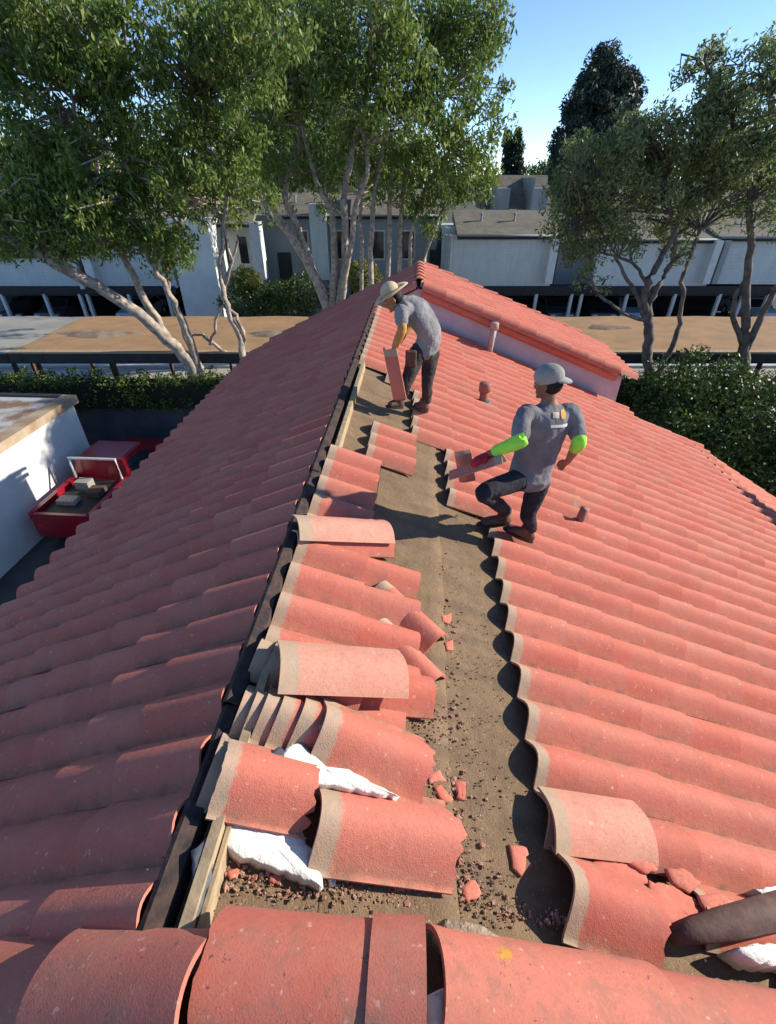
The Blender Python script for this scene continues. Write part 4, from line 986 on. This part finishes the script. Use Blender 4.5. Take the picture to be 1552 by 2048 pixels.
slab_piece('tile_fragment', [(905, 1650), (925, 1646), (935, 1672), (915, 1684)], .016, .014, M_TILE, 'small red shard right of the nearest large tile', 'tile fragment', .005, 23)
slab_piece('tile_fragment', [(925, 1770), (950, 1762), (962, 1790), (935, 1806)], .016, .014, M_TILE, 'small red shard near the cross ridge, left of the smashed corner', 'tile fragment', .005, 24)
slab_piece('tile_fragment', [(880, 1230), (905, 1226), (900, 1246), (884, 1244)], .014, .012, M_TILE, 'small red shard on the felt level with the skewed tile corner', 'tile fragment', .004, 25)
slab_piece('tile_fragment', [(888, 1284), (905, 1280), (908, 1298), (892, 1300)], .014, .012, M_TILE, 'small red shard beside the pointing corner of the skewed tile', 'tile fragment', .004, 26)
for i_, (ol, dz_, lab_) in enumerate((
    ([(1178, 1770), (1214, 1778), (1232, 1812), (1206, 1826), (1176, 1806)], .13, 'curved red shard propped on the barrel of the smashed tile'),
    ([(1236, 1700), (1282, 1706), (1318, 1738), (1300, 1752), (1262, 1728)], .095, 'long thin red shard under the pale grey-pink tile'),
    ([(1330, 1736), (1372, 1740), (1404, 1768), (1380, 1786), (1346, 1768)], .10, 'four-sided red shard above the cracked red fragment'),
    ([(1398, 1790), (1440, 1786), (1470, 1806), (1452, 1826), (1412, 1822)], .12, 'red shard touching the dark brown length'),
    ([(1296, 1828), (1330, 1836), (1352, 1858), (1322, 1866), (1294, 1852)], .10, 'small red shard at the tip of the dark brown length'),
    ([(1140, 1838), (1170, 1846), (1176, 1862), (1146, 1860)], .03, 'dusty red shard at the near foot of the smashed tile'))):
    slab_piece('tile_fragment', ol, dz_, .014, M_TILE, lab_, 'tile fragment', .008, 60+i_)
slab_piece('mastic_patch', [(398, 1690), (418, 1668), (432, 1680), (420, 1760), (398, 1830), (376, 1850), (385, 1770), (384, 1700)], .10, .03, M_MASTIC, 'blue-grey mastic smear at the top of the left slope', 'mastic patch', .004, 27)
# dirt and grit gathered on the edge tiles
slab_piece('mortar_lump', [(892, 1836), (960, 1850), (1000, 1870), (985, 1900), (960, 1930), (955, 1990), (925, 1960), (905, 1900), (884, 1880)], .155, .10, simple('gritty_mortar', (.34,.27,.19), (.22,.16,.11), 40, .95, .012, 60), 'gritty brown mortar between the two near edge tiles', 'mortar', .012, 29)
# dark wood at the right edge
p0, p1, p2 = PXR(1340, 1872, .10), PXR(1440, 1850, .16), PXR(1640, 1800, .22)
b = MB(); b.tube([ROT @ p0, ROT @ (p0.lerp(p1, .5)), ROT @ p1, ROT @ p2], [.030, .048, .062, .08], 14); o = b.build('dark_pipe', M_DARKBRN, None, True)
tag(o, 'dark brown round length entering from the right edge over the near edge tiles', 'pipe')
# crumbs
def crumbs(name, spots, label, mat, seed):
    r_ = random.Random(seed); V = []; F = []
    for (u, v, su, sv_, n, s0, s1) in spots:
        for _ in range(int(n*1.25)):
            p = ROT @ PXR(r_.gauss(u, su), r_.gauss(v, sv_), .012); s_ = (s0+(s1-s0)*r_.random()**2.5)*(.75 if r_.random() < .9 else 1.3)
            b0 = len(V); k = r_.choice((4, 5)); a0 = r_.random()*6
            for z, q in ((-.006, 1), (s_*.45, .75)):
                for i in range(k): a = a0+2*math.pi*i/k; V.append((p.x+s_*q*math.cos(a)*r_.uniform(.6, 1.2), p.y+s_*q*math.sin(a)*r_.uniform(.6, 1.2), p.z+z+r_.uniform(-.002, .003)))
            F.append(tuple(b0+k+i for i in range(k)))
            for i in range(k): F.append((b0+i, b0+(i+1) % k, b0+k+(i+1) % k, b0+k+i))
    me = bpy.data.meshes.new(name); me.from_pydata(V, [], F); me.update(); me.materials.append(mat)
    for nm, val in (('tx', 1.0), ('hz', 1.0)):
        a = me.attributes.new(nm, 'FLOAT', 'POINT'); a.data.foreach_set('value', [val]*len(V))
    o = bpy.data.objects.new(name, me); C.objects.link(o); o['kind'] = 'stuff'; o['label'] = label
crumbs('tile_crumbs', [(895, 1240, 14, 30, 26, .006, .016), (900, 1340, 16, 60, 30, .005, .014), (905, 1440, 18, 30, 30, .005, .015), (890, 1575, 26, 30, 46, .006, .018), (925, 1680, 22, 40, 60, .005, .016),
    (500, 1750, 50, 20, 70, .005, .015), (640, 1780, 70, 14, 80, .005, .014), (790, 1785, 60, 16, 70, .005, .016), (930, 1780, 40, 28, 90, .005, .015), (1050, 1830, 50, 14, 60, .004, .012), (980, 1500, 40, 150, 60, .004, .010),
    (884, 1130, 6, 12, 8, .006, .014), (1120, 1840, 20, 8, 26, .006, .014), (1230, 1780, 30, 20, 26, .005, .012), (830, 1440, 40, 20, 40, .005, .013), (940, 1150, 30, 80, 20, .004, .01), (1400, 1830, 40, 14, 26, .006, .014)],
    'small red tile crumbs strewn over the bare felt', simple('dusty_crumb', (.40,.17,.12), (.44,.30,.22), 35, .95), 5)
crumbs('dirt_crumbs', [(950, 1450, 60, 250, 170, .003, .009), (700, 1770, 150, 25, 160, .003, .009), (950, 1800, 60, 25, 120, .003, .01), (860, 1450, 20, 40, 60, .004, .011)], 'brown grit and dirt lying on the felt', simple('grit', (.13,.08,.05), (.25,.18,.11), 30, .95), 6)
crumbs('mortar_crumbs', [(660, 1765, 14, 6, 6, .005, .012), (930, 1620, 60, 120, 16, .003, .007), (1120, 1835, 14, 8, 10, .006, .012), (1200, 1930, 160, 40, 12, .004, .009)], 'white mortar crumbs on the felt and edge tiles', M_MORTAR, 8)
# ------------------------------------------------------------------ people
M_SKIN = simple('skin', (.36,.17,.09), (.42,.21,.12), 12, .55, .001, 60)
M_SKIN_D = simple('skin_tanned', (.20,.09,.055), (.25,.12,.075), 12, .55, .001, 60)
M_SHIRT = simple('grey_shirt', (.125,.12,.13), (.20,.195,.205), 5, .95, .03, 9)
M_SHIRT2 = simple('light_grey_shirt', (.15,.15,.16), (.25,.25,.25), 5, .95, .03, 9)
M_JEANS = simple('dark_work_trousers', (.016,.017,.027), (.034,.032,.038), 6, .95, .03, 11)
M_JEANS2 = simple('charcoal_work_trousers', (.022,.022,.026), (.06,.05,.045), 6, .95, .03, 11)
M_BOOT = simple('brown_leather_boot', (.07,.035,.025), (.13,.07,.05), 9, .7, .004, 30)
M_NEON = simple('neon_green_sleeve', (.34,.80,.07), (.26,.68,.09), 7, .8, .006, 20)
M_HAIR = simple('black_hair', (.01,.008,.007), None, rough=.7)
M_CAPW = simple('grey_cap_cloth', (.30,.29,.26), (.22,.22,.20), 6, .9, .004, 30)
M_STRAW = simple('straw_hat', (.62,.50,.32), (.46,.36,.22), 40, .85, .004, 90)
M_GLOVE = simple('red_glove', (.42,.02,.03), (.30,.015,.03), 12, .8, .004, 30)
M_OR = simple('ochre_sleeve', (.52,.27,.09), (.40,.19,.07), 9, .85, .004, 30)
class Body:
    def __init__(s): s.mb = MB()
    def seg(s, pts, rad, side=None, seg=14):
        """rounded limb; rad entries are r or (wide, deep)"""
        pts = [Vector(p) for p in pts]; R_ = [(r, r) if not hasattr(r, '__len__') else r for r in rad]; P = []; Q = []
        for i in range(len(pts)-1):
            p0 = pts[max(0, i-1)]; p1 = pts[i]; p2 = pts[i+1]; p3 = pts[min(len(pts)-1, i+2)]
            for k in range(4):
                t = k/4; P.append(.5*((2*p1)+(-p0+p2)*t+(2*p0-5*p1+4*p2-p3)*t*t+(-p0+3*p1-3*p2+p3)*t**3)); t2 = t*t*(3-2*t)
                Q.append((R_[i][0]*(1-t2)+R_[i+1][0]*t2, R_[i][1]*(1-t2)+R_[i+1][1]*t2))
        P.append(pts[-1]); Q.append(R_[-1])
        d0 = (P[0]-P[1]).normalized(); d1 = (P[-1]-P[-2]).normalized()
        P = [P[0]+d0*Q[0][1]*.75, P[0]+d0*Q[0][1]*.45]+P+[P[-1]+d1*Q[-1][1]*.45, P[-1]+d1*Q[-1][1]*.75]
        Q = [(Q[0][0]*.3, Q[0][1]*.3), (Q[0][0]*.8, Q[0][1]*.8)]+Q+[(Q[-1][0]*.8, Q[-1][1]*.8), (Q[-1][0]*.3, Q[-1][1]*.3)]
        V = []; F = []; n = len(P)
        for i, p in enumerate(P):
            t = (P[min(i+1, n-1)]-P[max(i-1, 0)]).normalized(); u = Vector(side) if side is not None else Vector((.31, .9, .2))
            u = (u-t*u.dot(t)); 
            if u.length < .1: u = Vector((1, 0, .2)); u = u-t*u.dot(t)
            u.normalize(); v = t.cross(u)
            for k in range(seg): a = 2*math.pi*k/seg; V.append(p+u*math.cos(a)*Q[i][0]+v*math.sin(a)*Q[i][1])
        for i in range(n-1):
            for k in range(seg): k2 = (k+1) % seg; F.append((i*seg+k, i*seg+k2, (i+1)*seg+k2, (i+1)*seg+k))
        F.append(tuple(range(seg))[::-1]); F.append(tuple((n-1)*seg+k for k in range(seg))); s.mb.add(V, F)
    def ell(s, c, rx, ry, rz, M3=None, nu=14, nv=10):
        V = []; F = []; M3 = M3 or Matrix.Identity(3)
        for j in range(nv+1):
            th_ = math.pi*j/nv
            for i in range(nu): a = 2*math.pi*i/nu; V.append(Vector(c)+M3 @ Vector((rx*math.sin(th_)*math.cos(a), ry*math.sin(th_)*math.sin(a), rz*math.cos(th_))))
        for j in range(nv):
            for i in range(nu): i2 = (i+1) % nu; F.append((j*nu+i, (j+1)*nu+i, (j+1)*nu+i2, j*nu+i2))
        s.mb.add(V, F)
    def hand(s, wrist, d, pn, curl=.9, s_=1.0, thumb=1):
        d = Vector(d).normalized(); pn = Vector(pn); pn = (pn-d*pn.dot(d)).normalized(); sd = d.cross(pn)
        w_ = Vector(wrist); s.seg([w_, w_+d*.05*s_, w_+d*.085*s_], [(.026*s_, .018*s_), (.038*s_, .016*s_), (.036*s_, .014*s_)], sd, 10)
        for k, (off, L) in enumerate(((-.028, .07), (-.0095, .082), (.0095, .077), (.028, .06))):
            p = w_+d*.085*s_+sd*off*s_; pts = [p-d*.02, p]; a = .25*curl; 
            for j in range(3): dd = d*math.cos(a)+pn*math.sin(a); p = p+dd*L*s_/3; pts.append(p); a += .5*curl
            s.seg(pts, [.0105*s_, .0105*s_, .010*s_, .009*s_, .008*s_], sd, 8)
        p = w_+d*.03*s_+sd*.03*s_*thumb; s.seg([p, p+(sd*thumb*.6+d*.8+pn*.3).normalized()*.035*s_, p+(sd*thumb*.45+d+pn*.8).normalized()*.068*s_], [.014*s_, .012*s_, .009*s_], pn, 8)
    def head(s, c, fd, up, r=1.0):
        fd = Vector(fd).normalized(); up = Vector(up); up = (up-fd*up.dot(fd)).normalized(); sd = fd.cross(up); M3 = Matrix((fd, sd, up)).transposed(); c = Vector(c)
        s.ell(c+up*.025-fd*.008, .098*r, .077*r, .092*r, M3); s.ell(c-up*.035+fd*.022, .068*r, .060*r, .080*r, M3)
        s.ell(c+fd*.095*r-up*.008, .016, .012, .022, M3, 8, 6); s.ell(c+fd*.078*r-up*.088, .02, .022, .016, M3, 8, 6)
        s.ell(c+fd*.086*r-up*.048, .012, .024, .007, M3, 8, 6); s.ell(c+fd*.083*r-up*.060, .012, .021, .008, M3, 8, 6)
        for q in (-1, 1): s.ell(c+sd*q*.079*r-up*.005, .016, .008, .03, M3, 8, 6); s.ell(c+fd*.082*r+sd*q*.03+up*.024, .012, .022, .008, M3, 8, 6)
        return M3
    def build(s, name, mat, parent, vox=.011, smooth=3, disp=0):
        o = s.mb.build(name, mat, None, True); o.parent = parent
        o.matrix_parent_inverse = Matrix.Translation(-parent.location)
        r = o.modifiers.new('union', 'REMESH'); r.mode = 'VOXEL'; r.voxel_size = vox; r.use_smooth_shade = True
        m = o.modifiers.new('smooth', 'SMOOTH'); m.iterations = smooth; m.factor = .5
        if disp:
            tx = bpy.data.textures.new(name+'_folds', 'CLOUDS'); tx.noise_scale = .075; tx.noise_depth = 1
            d = o.modifiers.new('folds', 'DISPLACE'); d.texture = tx; d.strength = disp; d.mid_level = .5; d.texture_coords = 'GLOBAL'
        return o
def boot(par, heel, toe, shin, mat):
    b = Body(); heel = Vector(heel); toe = Vector(toe); d = (toe-heel).normalized(); sd = d.cross(Vector((0, 0, 1))).normalized()
    b.seg([heel+Vector((0, 0, .045)), heel.lerp(toe, .45)+Vector((0, 0, .05)), toe+Vector((0, 0, .036))-d*.03], [(.040, .045), (.044, .045), (.045, .032)], sd)
    b.seg([heel+Vector((0, 0, .06))+d*.035, heel+d*.04+(Vector(shin)-heel)*1.0], [.052, .055], sd)
    o = b.build('boot', mat, par, .009, 2)
    m = MB(); rim = []
    for k in range(20):
        a = 2*math.pi*k/20; L = (toe-heel).length/2+.03; rim.append(heel.lerp(toe, .5)+d*math.cos(a)*L+sd*math.sin(a)*(.048 if math.cos(a) > -.2 else .042))
    n = len(rim); m.add([p-Vector((0, 0, .004)) for p in rim]+[p+Vector((0, 0, .02)) for p in rim], [tuple(range(n))[::-1], tuple(range(n, 2*n))]+[(k, (k+1) % n, n+(k+1) % n, n+k) for k in range(n)])
    so = m.build('sole', M_BLACKT, None); so.parent = o
def hat_brim(par, c, M3, r0, rx, ry, mat, off, back=None, name='brim', up=0):
    m = MB(); V = []; F = []; n = 32; fd, sd, upv = M3.col[0], M3.col[1], M3.col[2]
    for q, h in ((r0, 0), (r0*1.02, .012), (1, -.0), (1, -.008), (r0, -.012)):
        for k in range(n):
            a = 2*math.pi*k/n; rr = 1
            x, y = (rx*math.cos(a), ry*math.sin(a)) if q == 1 else (q*1.22*math.cos(a), q*math.sin(a))
            curl = .035*abs(math.sin(a))**2 if (q == 1 and up) else 0
            V.append(Vector(c)+fd*(x+(off if q == 1 else 0))+sd*y+upv*(h+curl))
    for r in range(4):
        for k in range(n): k2 = (k+1) % n; F.append((r*n+k, r*n+k2, (r+1)*n+k2, (r+1)*n+k))
    m.add(V, F); o = m.build(name, mat, None, True); o.parent = par; o.matrix_parent_inverse = Matrix.Translation(-par.location); return o
def child(o, par, root):
    o.parent = par
    if par is root: o.matrix_parent_inverse = Matrix.Translation(-root.location)
    return o

# --- worker standing at the edge of the stripped strip, seen from behind
def z_on(P, dz=0.0):     # put a world point on the right slope
    x = P.x*CA-P.y*SA; return Vector((P.x, P.y, zr(x)+dz))
fR0 = z_on(PX(1056, 1102, 3.36), .13); fR1 = z_on(PX(1006, 1090, 3.42), .13); fL0 = z_on(PX(1010, 1068, 3.52), .13); fL1 = z_on(PX(957, 1068, 3.48), .05)
w2 = empty('person', (fR0.x, fR0.y, fR0.z)); tag(w2, 'person in grey shirt, backward cap and neon green sleeves lifting tiles, back turned', 'person')
hipL, hipR = PX(1042, 958, 3.33), PX(1078, 962, 3.42); knL, knR = PX(966, 985, 3.12), PX(1056, 1030, 3.36)
anL, anR = fL0+Vector((-.01, 0, .13)), fR0+Vector((-.01, 0, .13))
shL, shR = PX(1046, 824, 3.32), PX(1146, 820, 3.44); elL, elR = PX(1040, 882, 3.12), PX(1158, 884, 3.30); wrL, wrR = PX(978, 908, 3.20), PX(1136, 922, 3.62)
neck = PX(1098, 806, 3.42); chest = PX(1092, 850, 3.40); waist = PX(1066, 925, 3.40); pelvis = PX(1058, 955, 3.38); hd = PX(1096, 768, 3.44)
sv2 = (shR-shL).normalized()
b = Body(); b.seg([pelvis, waist, chest, neck], [(.15, .11), (.14, .105), (.17, .11), (.07, .065)], sv2); b.seg([neck, hd], [.055, .052])
for s_, e_, w_ in ((shL, elL, wrL), (shR, elR, wrR)): b.seg([s_.lerp(neck, .12)-Vector((0, 0, .012)), s_.lerp(e_, .5), e_, e_.lerp(w_, .4), w_], [.048, .046, .042, .040, .027])
for h_, k_, a_ in ((hipL, knL, anL), (hipR, knR, anR)): b.seg([h_, h_.lerp(k_, .5), k_, k_.lerp(a_, .35), a_], [.085, .075, .055, .052, .036])
b.hand(wrR, PX(1118, 932, 3.75)-wrR, Vector((-.3, 0, -1)), .9); face2 = Vector((-.82, .5, -.25)); M2 = b.head(hd, face2, (0, .0, 1))
body2 = b.build('body', M_SKIN_D, w2, .0075, 2)
g = Body(); g.hand(wrL, Vector((-.8, -.25, -.35)), Vector((-.2, 0, -1)), 1.0, 1.12); g.seg([wrL+Vector((.03, 0, .0)), wrL], [.034, .031]); g.build('glove', M_GLOVE, w2, .008, 2)
t = Body(); dn = (waist-chest).normalized()
t.seg([pelvis+dn*.0, pelvis.lerp(waist, .3), waist, chest, chest.lerp(neck, .55), neck.lerp(chest, .22), neck.lerp(chest, .02)], [(.188, .155), (.18, .145), (.178, .138), (.192, .130), (.192, .108), (.125, .085), (.07, .068)], sv2, 20)
for s_, e_ in ((shL, elL), (shR, elR)): t.seg([s_.lerp(chest, .5), s_.lerp(neck, .12)-Vector((0, 0, .012)), s_.lerp(e_, .4), s_.lerp(e_, .82)], [.085, .066, .066, .066])
shirt2 = t.build('shirt', M_SHIRT, w2, .010, 2, .014)
for e_, w_, s_ in ((elL, wrL, shL), (elR, wrR, shR)):
    n_ = Body(); n_.seg([s_.lerp(e_, .86), e_, e_.lerp(w_, .78)] if s_ is shL else [s_.lerp(e_, .70), e_, e_.lerp(w_, .3)], [.055, .058, .043] if s_ is shL else [.056, .056, .05]); n_.build('sleeve', M_NEON, w2, .008, 2, .008)
j = Body(); j.seg([pelvis-dn*.03, pelvis+dn*.02], [(.155, .125), (.165, .13)], sv2)
for h_, k_, a_ in ((hipL, knL, anL), (hipR, knR, anR)): j.seg([pelvis.lerp(h_, .6), h_, h_.lerp(k_, .5), k_, k_.lerp(a_, .4), a_.lerp(k_, .08)], [.10, .098, .084, .068, .060, .055])
j.build('trousers', M_JEANS, w2, .010, 2, .012)
boot(w2, fR0, fR1, anR, M_BOOT); boot(w2, fL0, fL1, anL, M_BOOT)
h = Body(); fdv, sdv, upv = M2.col[0], M2.col[1], M2.col[2]
h.ell(hd+upv*.005-fdv*.03, .083, .083, .085, M2); h.build('hair', M_HAIR, w2, .008, 2)
h = Body(); h.ell(hd+upv*.062-fdv*.012, .112, .094, .088, M2, 20, 14); hat2 = h.build('cap', M_CAPW, w2, .008, 2)
# brim of the backward cap
m = MB(); V = []; n = 14
bd = (-fdv*.92+sdv*.1).normalized(); bs = bd.cross(upv).normalized()
for h_ in (0, -.006):
    for k in range(n+1):
        a = math.pi*k/n; V.append(hd+upv*(.030+h_)+bd*(.085+.085*math.sin(a))+bs*math.cos(a)*.078-upv*.03*math.sin(a))
        V.append(hd+upv*(.045+h_)+bd*(.085*math.sin(a)+.02)+bs*math.cos(a)*.078)
nn = 2*(n+1); F = [(2*k, 2*k+2, 2*k+3, 2*k+1) for k in range(n)]+[(nn+2*k, nn+2*k+1, nn+2*k+3, nn+2*k+2) for k in range(n)]+[(2*k, nn+2*k, nn+2*k+2, 2*k+2) for k in range(n)]
m.add(V, F); child(m.build('brim', M_CAPW, None, True), hat2, w2)
for q in (-1, 1):
    e = Body(); e.ell(hd+fdv*.089+sdv*q*.03+upv*.012, .008, .011, .008, M2, 8, 6); child(e.mb.build('eye', M_TRIMW, None, True), body2, w2)
# printed emblem on the back of the shirt: follows the cloth
def print_patch(name, c, r_v, u_v, w_, h_, mat, shape=None):
    m = MB(); V = []; F = []; nx, ny = 8, 6; back = Vector((0, -1, 0))
    for jy in range(ny+1):
        for ix in range(nx+1):
            a = ix/nx-.5; q = jy/ny-.5; ww = shape(q) if shape else 1; V.append(c+r_v*a*w_*ww+u_v*q*h_+back*.12)
    for jy in range(ny):
        for ix in range(nx): k = jy*(nx+1)+ix; F.append((k, k+1, k+nx+2, k+nx+1))
    m.add(V, F); o = m.build(name, mat, None, True); child(o, shirt2, w2)
    s_ = o.modifiers.new('wrap', 'SHRINKWRAP'); s_.target = shirt2; s_.wrap_method = 'PROJECT'; s_.use_negative_direction = True; s_.use_positive_direction = True; s_.offset = .004; s_.use_project_z = False
    s_.use_project_y = True; s_.offset = .006
    return o
ru = sv2.copy(); uu = (neck-chest).normalized(); bc = PX(1122, 842, 3.28)
print_patch('emblem', bc+uu*.03+ru*.03, ru, uu, .045, .05, simple('orange_print', (.62,.32,.06)), lambda q: 1.0-.5*abs(q))
print_patch('emblem', bc+uu*.03-ru*.035, ru, uu, .05, .035, simple('cream_print', (.55,.47,.36)))
print_patch('lettering', bc-uu*.045, ru, uu, .15, .022, simple('white_print', (.62,.6,.57)))
# tiles in the worker's hands
def held(name, me, a, b, Ya, Yb, up, label, sy=1.0):
    p = PX(a[0], a[1], Ya); q = PX(b[0], b[1], Yb); ax = (q-p); L = ax.length; ax.normalize(); side = Vector(up).cross(ax).normalized(); u = ax.cross(side)
    M = Matrix((ax, side, u)).transposed().to_4x4(); M.translation = p
    o = bpy.data.objects.new(name, me); C.objects.link(o); o.matrix_world = M @ Matrix.Diagonal((L/TL, sy, sy, 1)); tag(o, label, 'roof tile'); return o
held('lifted_tile', T_FULL, (1010, 925), (905, 958), 3.12, 3.22, (.1, .35, 1), 'roof tile held across the knee of the neon-sleeved worker', .62)
held('lifted_tile', T_FULL, (925, 900), (935, 962), 3.5, 3.4, (-.6, -.7, .3), 'roof tile tipped on end in front of the neon-sleeved worker', .55)

# --- bending worker in the straw hat
gL0 = z_on(PX(802, 838, 5.25), .13); gL1 = z_on(PX(776, 846, 5.15), .12); gR0 = z_on(PX(852, 836, 5.42), .13); gR1 = z_on(PX(826, 838, 5.38), .13)
w1 = empty('person', (gR0.x, gR0.y, gR0.z)); tag(w1, 'person in straw hat and light grey shirt bending over to set a tile upright', 'person')
hpL, hpR = PX(836, 704, 5.35), PX(862, 704, 5.50); k1L, k1R = PX(812, 768, 5.18), PX(854, 768, 5.38)
a1L, a1R = gL0+Vector((0, 0, .12)), gR0+Vector((0, 0, .12))
s1L, s1R = PX(804, 618, 5.22), PX(828, 606, 5.55); e1L, e1R = PX(803, 662, 5.12), PX(818, 652, 5.62); q1L, q1R = PX(787, 700, 5.20), PX(792, 690, 5.5)
pv1 = PX(853, 696, 5.42); ws1 = PX(858, 664, 5.42); ch1 = PX(836, 626, 5.40); nk1 = PX(806, 604, 5.38); hd1 = PX(786, 598, 5.36)
sv1 = (s1R-s1L).normalized()
b = Body(); b.seg([pv1, ws1, ch1, nk1], [(.14, .10), (.13, .10), (.16, .105), (.07, .06)], sv1); b.seg([nk1, hd1], [.052, .05])
for s_, e_, w_ in ((s1L, e1L, q1L), (s1R, e1R, q1R)):
    b.seg([s_, s_.lerp(e_, .5), e_, e_.lerp(w_, .4), w_], [.05, .045, .04, .04, .027]); b.hand(w_, Vector((-.15, 0, -1)), Vector((-1, 0, 0)), .9)
for h_, k_, a_ in ((hpL, k1L, a1L), (hpR, k1R, a1R)): b.seg([h_, h_.lerp(k_, .5), k_, k_.lerp(a_, .35), a_], [.085, .075, .055, .05, .036])
f1 = Vector((-.80, -.1, -.5)); M1 = b.head(hd1, f1, (-.5, 0, .8)); body1 = b.build('body', M_SKIN, w1, .0075, 2)
t = Body(); t.seg([pv1+Vector((0, 0, -.03)), pv1, ws1, ch1, ch1.lerp(nk1, .6), nk1], [(.17, .135), (.165, .135), (.165, .13), (.20, .13), (.17, .11), (.075, .07)], sv1, 20)
for s_, e_ in ((s1L, e1L), (s1R, e1R)): t.seg([s_.lerp(ch1, .3), s_, s_.lerp(e_, .6)], [.085, .075, .068])
t.build('shirt', M_SHIRT2, w1, .010, 2, .014)
for s_, e_, w_ in ((s1L, e1L, q1L), (s1R, e1R, q1R)): n_ = Body(); n_.seg([s_.lerp(e_, .55), e_, e_.lerp(w_, .8)], [.052, .05, .04]); n_.build('sleeve', M_OR, w1, .009, 2, .01)
j = Body(); j.seg([pv1+Vector((-.0, 0, .02)), pv1+Vector((0, 0, -.05))], [(.15, .125), (.16, .13)], sv1)
for h_, k_, a_ in ((hpL, k1L, a1L), (hpR, k1R, a1R)): j.seg([pv1.lerp(h_, .6), h_, h_.lerp(k_, .5), k_, k_.lerp(a_, .4), a_.lerp(k_, .08)], [.10, .10, .086, .066, .062, .058])
j.build('trousers', M_JEANS2, w1, .010, 2, .014)
boot(w1, gL0, gL1, a1L, M_BOOT); boot(w1, gR0, gR1, a1R, M_BOOT)
fdv, sdv, upv = M1.col[0], M1.col[1], M1.col[2]
h = Body(); h.ell(hd1+upv*.01-fdv*.03, .083, .083, .08, M1); h.build('hair', M_HAIR, w1, .008, 2)
h = Body(); hc = hd1+upv*.055-fdv*.01; h.ell(hc+upv*.035, .10, .088, .085, M1, 20, 14); hat1 = h.build('hat', M_STRAW, w1, .008, 2)
child(hat_brim(w1, hc, M1, .09, .20, .18, M_STRAW, 0.0, up=1), hat1, w1)
for q in (-1, 1):
    e = Body(); e.ell(hd1+fdv*.089+sdv*q*.03+upv*.012, .008, .011, .008, M1, 8, 6); child(e.mb.build('eye', M_TRIMW, None, True), body1, w1)
# tool pouch on the belt
m = MB(); c_ = PX(822, 712, 5.22); m.box(c_.x-.06, c_.x+.06, c_.y-.04, c_.y+.04, c_.z-.11, c_.z+.06); o = m.build('tool_pouch', M_BOOT, None); child(o, w1, w1)
bv = o.modifiers.new('bevel', 'BEVEL'); bv.width = .02; bv.segments = 3
held('lifted_tile', T_FULL, (781, 695), (801, 795), 5.22, 5.18, (-.8, -.6, .15), 'roof tile stood on end under the hands of the straw-hatted worker', .8)
